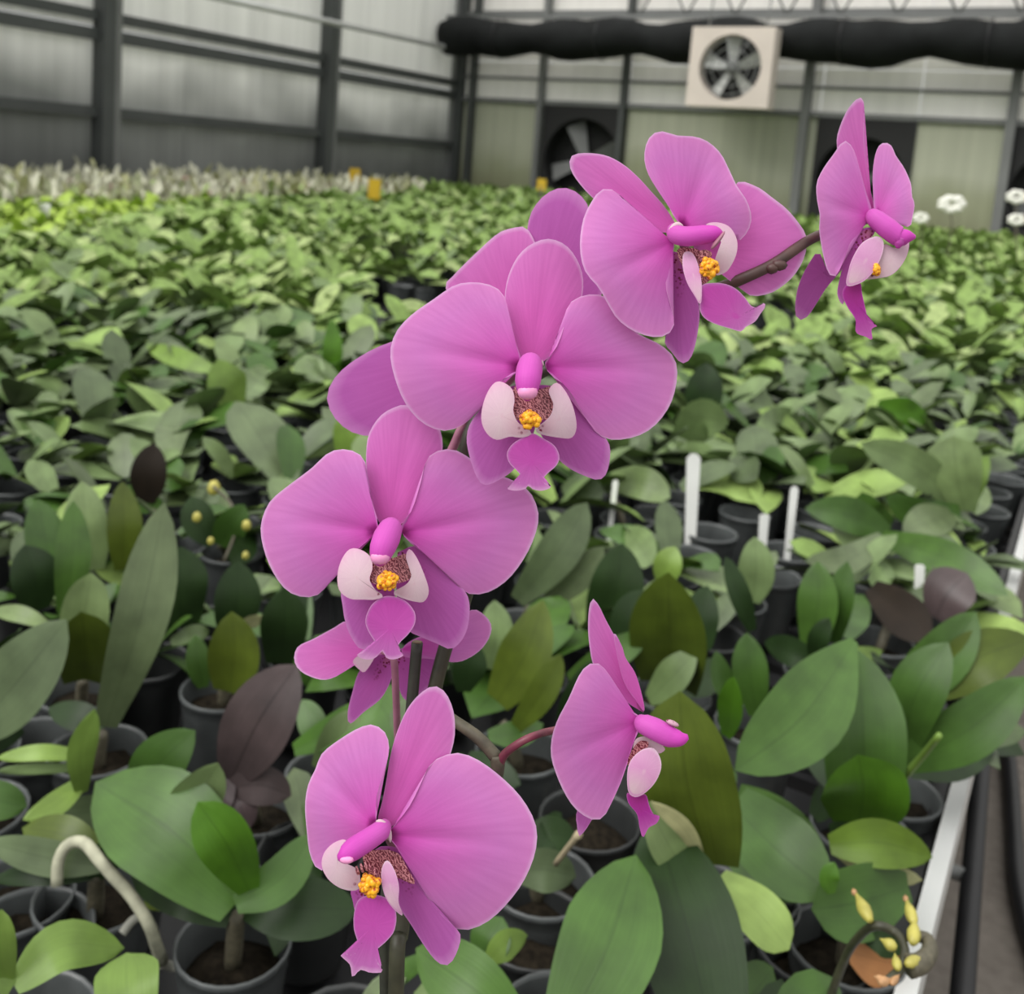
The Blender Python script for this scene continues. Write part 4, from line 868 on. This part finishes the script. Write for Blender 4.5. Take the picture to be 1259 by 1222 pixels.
plant(PL, 'potted orchid with a dead brown leaf among the green ones on the right', (1080, 790), [
    (1072,722, 1142,790, 54,'n', dict(h=.04, th=.03)), (1070,718, 1090,690, 30,'p', dict(h=.04)), (1150,760, 1190,705, 60,'u', dict(h=.03, dd=0)), (1140,740, 1120,700, 50,'s', dict(h=.03))])
plant(PL, 'potted orchid with one long leaf reaching to the bench rail on the right', (1080, 680), [
    (1084,660, 1240,732, 48,'g', dict(h=.05, th=.055, bow=-8)), (1092,655, 990,625, 44,'g', dict(h=.05, dd=0, bow=8)), (1085,660, 990,690, 36,'s', dict(h=.06, bow=-14)), (1095,645, 1060,605, 40,'g', dict(h=.05, dd=-.02, bow=-10))])
plant(PL, 'potted orchid with pale upright leaves near the top of the bright rail', (1180, 645), [
    (1186,628, 1172,536, 66,'p', dict(h=.05, dd=-.01, wmax=.75)), (1190,626, 1215,560, 26,'l', dict(h=.05, dd=-.01)), (1186,622, 1058,545, 46,'p', dict(h=.05, dd=-.03, bow=10)),
    (1180,628, 1090,610, 40,'g', dict(h=.05, dd=-.05, bow=-14)), (1196,630, 1214,600, 26,'p', dict(h=.04)), (1170,632, 1110,655, 46,'s', dict(h=.05))])
plant(PL, 'potted orchid with a diagonal grey-green leaf right of the left camera-facing flower', (645, 770), [
    (636,738, 722,618, 54,'s', dict(h=.04, dd=.03, bow=6)), (668,742, 742,672, 36,'s', dict(h=.03, dd=.0, bow=6)), (742,770, 765,668, 66,'d', dict(h=.03, dd=0, wbase=.7)), (640,690, 630,610, 36,'g', dict(h=.04, dd=0))])
plant(PL, 'potted orchid with a light grey-green leaf left of the tallest white tag', (770, 640), [
    (750,588, 824,612, 42,'p', dict(h=.05, th=.05, bow=-6)), (800,695, 768,650, 42,'p', dict(h=.04)), (815,720, 830,672, 36,'l', dict(h=.04, dd=0)), (740,612, 690,598, 40,'s', dict(h=.04))])
plant(PL, 'potted orchid with a broad pale leaf right under the upper flowers', (870, 575), [
    (842,540, 896,520, 54,'p', dict(h=.06, dd=-.05, bow=-16, wbase=.7)), (858,512, 868,446, 46,'d', dict(h=.05, dd=0)), (930,545, 985,515, 40,'p', dict(h=.05, bow=-10)), (905,560, 930,590, 40,'s', dict(h=.05)), (1078,500, 1140,515, 44,'b', dict(h=.09, dd=0))])
plant(PL, 'potted orchid with one upright pale yellow-green leaf in the blurred rows at the left', (280, 525), [
    (292,500, 268,442, 52,'l', dict(h=.05, dd=-.02)), (262,455, 180,425, 26,'l', dict(h=.08)), (300,490, 330,450, 34,'p', dict(h=.06))])
plant(PL, 'potted orchid with one narrow upright green leaf left of the hidden flower', (405, 480), [(405,470, 408,392, 26,'b', dict(h=.03, dd=0)), (405,470, 440,440, 24,'l', dict(h=.03)), (400,470, 370,450, 24,'g', dict(h=.03)), (420,560, 440,500, 40,'l', dict(h=.03, dd=0))])
plant(PL, 'potted orchid with one dark brownish leaf standing behind the tall grey-green one', (190, 650), [(180,618, 188,545, 44,'n', dict(h=.04, dd=0)), (215,560, 222,510, 44,'s', dict(h=.05)), (200,620, 150,600, 30,'g', dict(h=.04)), (228,600, 235,545, 36,'p', dict(h=.03))])
# yellow buds behind
yb = plant(PL, 'potted orchid with small yellow buds behind the rounded dark leaves', (285, 680), [(262,668, 236,610, 40,'d', dict(h=.03, dd=0)), (270,670, 300,620, 40,'g', dict(h=.03, dd=0)), (282,690, 310,650, 34,'d', dict(h=.03))])
P = [hp(276, 690, .02), hp(290, 650, .05), hp(284, 620, .07), hp(262, 598, .09)]
MB().tube(spline(P, 14), 0.0022, 7).build('flower_spike', M_stemg, yb)
for x, y, r in ((263, 600, .011), (242, 636, .007), (303, 646, .007), (259, 665, .005), (302, 683, .005)):
    MB().blob(hp(x, y, .08), r*.8, r*.8, r, n=9, m=6).build('bud', M_bud, yb)

# white name tags
for x0, y0, x1, y1, w, lab in ((850, 632, 853, 558, 17, 'tallest white plant tag, right of the largest flower'), (971, 655, 977, 598, 10, 'narrow white plant tag right of the tallest one'),
        (938, 658, 940, 632, 12, 'short white tag left of the narrow one'), (1130, 722, 1131, 694, 12, 'short white tag near the bright rail'), (753, 626, 757, 590, 7, 'thin pale tag left of the tallest white one'),
        (1095, 446, 1096, 428, 9, 'small white tag far back at the right'), (1128, 412, 1129, 394, 10, 'rearmost white tag, under the uppermost flower'), (53, 268, 55, 250, 15, 'white tag far back at the left')):
    a = hp(x0, y0, 0.035); b_ = dp(x1, y1, depth(a)); r = w*depth(a)/F/2; u = (b_-a); b = MB(); a2 = a-u*(0.06/u.length)
    s = RIGHT*r; t = FWD*0.0008; V = []
    for q in (a2, a+u*0.93):
        for sg in (-1, 1): V += [q+s*sg*(0.75 if q is a2 else 1)-t, q+s*sg*(0.75 if q is a2 else 1)+t]
    V += [b_-s*0.45-t, b_-s*0.45+t, b_+s*0.45-t, b_+s*0.45+t]
    Fc = []
    for k in (0, 4): Fc += [(k, k+2, k+6, k+4), (k+1, k+5, k+7, k+3), (k, k+4, k+5, k+1), (k+2, k+3, k+7, k+6)]
    Fc += [(0, 1, 3, 2), (8, 10, 11, 9)]
    tag(obj('plant_tag', V, Fc, M_tag, None, False), lab, 'tag')
# dried stalk under the profile flower
a = [hp(683, 1062, .05), hp(700, 1040, .075), hp(712, 1025, .09)]
MB().tube(spline(a, 8), [.0022]*6+[.0026, .003], 7).build('dried_stalk', plain('dry_beige', (.36, .30, .19), .8, .2, 80), [o for o in COL.objects if o.get('label', '').startswith('small potted orchid with grey-green')][0])

# ------------------------------------------------------------------ the rows of plants behind
def mini_leaf(rg, az, L, Wd, lift, droop, n=6, m=2):
    d = Vector((math.cos(az), math.sin(az), 0)); P = []
    for i in range(n+1):
        t = i/n; P.append(d*(0.006+L*t*math.cos(lift)*(1-0.08*t))+Vector((0, 0, 0.015+L*(math.sin(lift)*t-droop*t*t))))
    s = Vector((-d.y, d.x, 0)); tw = rg.uniform(-0.5, 0.5); side, nor = [], []
    for i in range(n+1):
        t = (P[min(i+1, n)]-P[max(i-1, 0)]).normalized(); ss = (s-t*s.dot(t)).normalized(); nn = t.cross(ss)
        if nn.z < 0: nn = -nn
        R = Matrix.Rotation(tw, 3, t); side.append(R @ ss); nor.append(R @ nn)
    return leaf_geo(P, side, nor, Wd, n, m, fold=0.22, thick=0.0016)
def proto_parts(rg, kind):
    """list of (vertices, faces, uv, material) for the leaves of one plant, its crown at the origin"""
    out = []; nl = rg.randint(4, 6); az0 = rg.uniform(0, 6.28)
    for k in range(nl):
        az = az0+(k % 2)*math.pi+rg.uniform(-0.55, 0.55); age = k/nl
        L = rg.uniform(0.10, 0.165)*(1-0.25*age); wd_ = L*rg.uniform(0.36, 0.50); lift = rg.uniform(0.02, 0.5)+age*0.65
        mat = rg.choice(kind); out.append(mini_leaf(rg, az, L, wd_, lift, rg.uniform(0.1, 0.45)*(1-0.5*age))+(mat,))
    return out
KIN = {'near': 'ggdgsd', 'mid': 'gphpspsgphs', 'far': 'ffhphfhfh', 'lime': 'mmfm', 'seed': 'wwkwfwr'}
rg = random.Random(21)
protos = {k: [proto_parts(rg, v) for _ in range(9)] for k, v in KIN.items()}
cells = []
G = 0.115
kx, ky = int((XR-XL)/G), int(12.6/G)
for iy in range(ky):
    for ix in range(kx):
        x = XR-0.075-ix*G+rg.uniform(-.012, .012); y = 0.12+iy*G+rg.uniform(-.012, .012)
        if y > YW-0.3 or x < XL+0.1: continue
        px, py, d = project(Vector((x, y, RIM+0.03)))
        if d < 0.3: continue
        if px < (-450 if d > 1.4 else -120-40/d) or px > W_PX+60+60/d or py > 1330: continue
        if any((x-a)**2+(y-b)**2 < 0.062**2 for a, b in USED): continue
        cells.append((d, x, y, px, py))
cells.sort()
MAXT = 300
mesh_cache = {}
def dark_pot():
    if 'pot' not in mesh_cache:
        o = MB().lathe((0, 0, 0), POT_PROF(0.043, 0.09), 16).build('pot', M_potb); mesh_cache['pot'] = o.data; bpy.data.objects.remove(o)
    return mesh_cache['pot']
def parts_of(kind, v):
    key = (kind, v)
    if key not in mesh_cache:
        out = []
        for V, fc, uv, mt in protos[kind][v]:
            o = obj('leaf', V, fc, LM[mt], None, True, uv); out.append(o.data); bpy.data.objects.remove(o)
        b = MB().lathe((0, 0, 0), POT_PROF(0.043, 0.09), 16); o = b.build('pot', M_pot); out.insert(0, o.data); bpy.data.objects.remove(o)
        # single-mesh version for plants too small to show parts
        VV, FF, UV, FM, mats = list(b.v), list(b.f), [(0, 0)]*len(b.v), [0]*len(b.f), [M_pot]
        for V, fc, uv, mt in protos[kind][v]:
            k = len(VV); VV += V; FF += [tuple(i+k for i in f) for f in fc]; UV += uv
            if LM[mt] not in mats: mats.append(LM[mt])
            FM += [mats.index(LM[mt])]*len(fc)
        o = obj('potted_orchid', VV, FF, None, None, True, UV, mats, FM); me = o.data; bpy.data.objects.remove(o)
        mesh_cache[key] = (out, me)
    return mesh_cache[key]
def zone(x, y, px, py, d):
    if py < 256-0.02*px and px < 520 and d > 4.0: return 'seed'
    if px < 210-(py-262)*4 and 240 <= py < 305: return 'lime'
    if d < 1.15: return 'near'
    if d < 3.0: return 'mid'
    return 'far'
BARE = [(225, 360, 480, 610, .8), (830, 1010, 605, 700, .85), (690, 850, 585, 665, .6), (440, 610, 335, 392, .95), (830, 990, 370, 412, .95), (1205, 1259, 560, 720, 1.0), (300, 420, 560, 640, .4), (380, 560, 305, 325, .6)]
shown = 0; rest = []
for d, x, y, px, py in cells:
    bare = any(a < px < b and c < py < e and rg.random() < pr for a, b, c, e, pr in BARE)
    kind = zone(x, y, px, py, d); v = rg.randrange(9); rz = rg.uniform(0, 6.28); sc = rg.uniform(0.7, 1.25)
    if d < 1.0: sc *= 0.68
    elif d < 1.3: sc *= 0.8
    elif d > 9: sc *= 1.5
    elif d > 1.5: sc *= 1.28
    if px > 1150 and x > XR-0.2: sc *= 0.7
    if kind == 'seed': sc *= 0.62
    if bare:
        if d < 2.6:
            o = empty('plant_pot', (x, y, zt_b-0.01), 'empty grey plant pot standing among the potted orchids on the bench', 'pot', 'empty pots between the orchids')
            me = parts_of(kind, v)[0][0]
            c = bpy.data.objects.new('pot', me); COL.objects.link(c); c.parent = o; c.location = (0, 0, RIM-zt_b+0.01)
        continue
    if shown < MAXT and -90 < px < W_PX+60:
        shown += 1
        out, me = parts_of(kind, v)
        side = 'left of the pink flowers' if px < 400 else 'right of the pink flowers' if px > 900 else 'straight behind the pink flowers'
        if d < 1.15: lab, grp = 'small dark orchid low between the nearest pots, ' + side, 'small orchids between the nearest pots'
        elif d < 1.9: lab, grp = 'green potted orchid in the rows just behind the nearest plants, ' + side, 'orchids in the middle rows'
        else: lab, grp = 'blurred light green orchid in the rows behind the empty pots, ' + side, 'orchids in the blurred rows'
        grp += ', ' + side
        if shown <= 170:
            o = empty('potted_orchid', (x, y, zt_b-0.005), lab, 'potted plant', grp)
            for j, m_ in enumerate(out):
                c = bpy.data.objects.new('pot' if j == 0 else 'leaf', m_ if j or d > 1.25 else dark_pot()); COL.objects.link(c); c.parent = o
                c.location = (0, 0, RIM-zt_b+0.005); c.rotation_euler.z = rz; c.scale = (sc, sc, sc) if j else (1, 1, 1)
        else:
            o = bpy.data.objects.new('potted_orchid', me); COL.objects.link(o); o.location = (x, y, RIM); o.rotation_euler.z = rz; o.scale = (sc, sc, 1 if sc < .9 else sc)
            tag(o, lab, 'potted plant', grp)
    else: rest.append((x, y, kind, v, rz, sc))
# everything farther back: real plants, joined by zone
def stuff(name, label, cat, items):
    if not items: return
    VV, FF, UV, FM, off = [], [], [], [], 0; mats = [LM[k] for k in LM]+[M_pot]; mi = {k: i for i, k in enumerate(LM)}
    cache = {}
    for x, y, kind, v, rz, sc in items:
        key = (kind, v)
        if key not in cache:
            vs, fs, us, ms, o_ = [], [], [], [], 0
            for V, fc, uv, mt in protos[kind][v]:
                vs.append(np.array([tuple(q) for q in V])); fs += [tuple(i+o_ for i in f) for f in fc]; us += uv; ms += [mi[mt]]*len(fc); o_ += len(V)
            b = MB().lathe((0, 0, 0), [(0.030, -0.09), (0.041, -0.004), (0.044, 0.0), (0.038, -0.008), (0.0, -0.012)], 8)
            vs.append(np.array([tuple(q) for q in b.v])); fs += [tuple(i+o_ for i in f) for f in b.f]; us += [(0, 0)]*len(b.v); ms += [len(mats)-1]*len(b.f)
            cache[key] = (np.concatenate(vs), fs, us, ms)
        A, fs, us, ms = cache[key]; c, s = math.cos(rz)*sc, math.sin(rz)*sc
        B = np.c_[A[:, 0]*c-A[:, 1]*s+x, A[:, 0]*s+A[:, 1]*c+y, A[:, 2]*sc*(2.7 if kind == 'seed' else 1.5 if y > 9 else 1)+RIM]
        VV.append(B); FF += [tuple(i+off for i in f) for f in fs]; UV += us; FM += ms; off += len(A)
    o = obj(name, [], [], None, None, True, None, mats)
    me = o.data; me.from_pydata(np.concatenate(VV), [], FF)
    ul = me.uv_layers.new(name='UVMap'); li = np.zeros(len(me.loops), dtype=np.int32); me.loops.foreach_get('vertex_index', li)
    ul.data.foreach_set('uv', np.asarray(UV, dtype=np.float32)[li].ravel())
    me.polygons.foreach_set('material_index', np.asarray(FM, dtype=np.int32)); me.polygons.foreach_set('use_smooth', np.ones(len(FF), dtype=bool)); me.update()
    o['kind'] = 'stuff'; tag(o, label, cat)
print('cells', len(cells), 'rest', len(rest))
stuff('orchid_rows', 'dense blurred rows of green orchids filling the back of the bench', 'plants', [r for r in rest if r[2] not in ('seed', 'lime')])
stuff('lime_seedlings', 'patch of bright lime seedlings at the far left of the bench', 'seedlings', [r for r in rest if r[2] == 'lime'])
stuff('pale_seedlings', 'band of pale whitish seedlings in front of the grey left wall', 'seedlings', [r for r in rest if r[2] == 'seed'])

# yellow sticky cards and white blossoms far back
for px, py, w, h, D_, lab in ((460, 236, 18, 32, 9.5, 'larger yellow sticky card at the far end of the bench'), (436, 217, 16, 20, 11.0, 'yellow card just left of and behind the larger one'), (666, 227, 12, 14, 10.5, 'small yellow card behind the topmost petals')):
    ctr = dp(px, py, D_); s = D_/F; b = MB().box(ctr, (w*s, 0.012, h*s)); z0 = ctr.z-h*s/2
    o = empty('sticky_card', (ctr.x, ctr.y, RIM-0.02), lab, 'card')
    b.build('card', M_yel, o, False); MB().tube([(ctr.x, ctr.y, RIM-0.03), (ctr.x, ctr.y, max(z0, RIM-.02)+0.05)], 0.012, 6).build('stick', M_stemg, o)
for px, py, w, D_, lab in ((1170, 251, 34, 8.0, 'white blossom cluster right of the uppermost flower'), (1132, 268, 20, 8.0, 'smaller white blossom cluster just right of the uppermost flower'), (1250, 242, 26, 8.5, 'upper white blossom at the right edge'), (1250, 270, 22, 8.2, 'lower white blossom at the right edge'),
                           (450, 258, 18, 8.5, 'pale pinkish blossom under the larger yellow card')):
    ctr = dp(px, py, D_); o = empty('white_orchid', (ctr.x, ctr.y, RIM-0.09), lab, 'flower'); s = w*D_/F/2
    MB().tube(spline([(ctr.x, ctr.y, RIM-0.08), (ctr.x+0.03, ctr.y, (RIM+ctr.z)/2), ctr-Vector((0, 0, s*0.5))], 8), 0.006, 6).build('flower_spike', M_stemg, o)
    for k in range(7):
        a = 2*math.pi*k/7; cc = ctr+RIGHT*(math.cos(a)*s*0.62)-DOWN*(math.sin(a)*s*0.42); b = MB()
        b.blob(cc, s*0.48, s*0.30, s*0.2, axes=(RIGHT, DOWN, FWD), n=8, m=5, jit=.15); b.build('blossom', M_white, o)
    for k in range(5):
        az = k*1.3; V, fc, uv = mini_leaf(rg, az, 0.2, 0.08, 0.5, 0.3); V = [p+Vector((ctr.x, ctr.y, RIM)) for p in V]; obj('leaf', V, fc, LM['g'], o, True, uv)
    MB().lathe((ctr.x, ctr.y, RIM), POT_PROF(0.06, 0.09), 10).build('pot', M_pot, o)
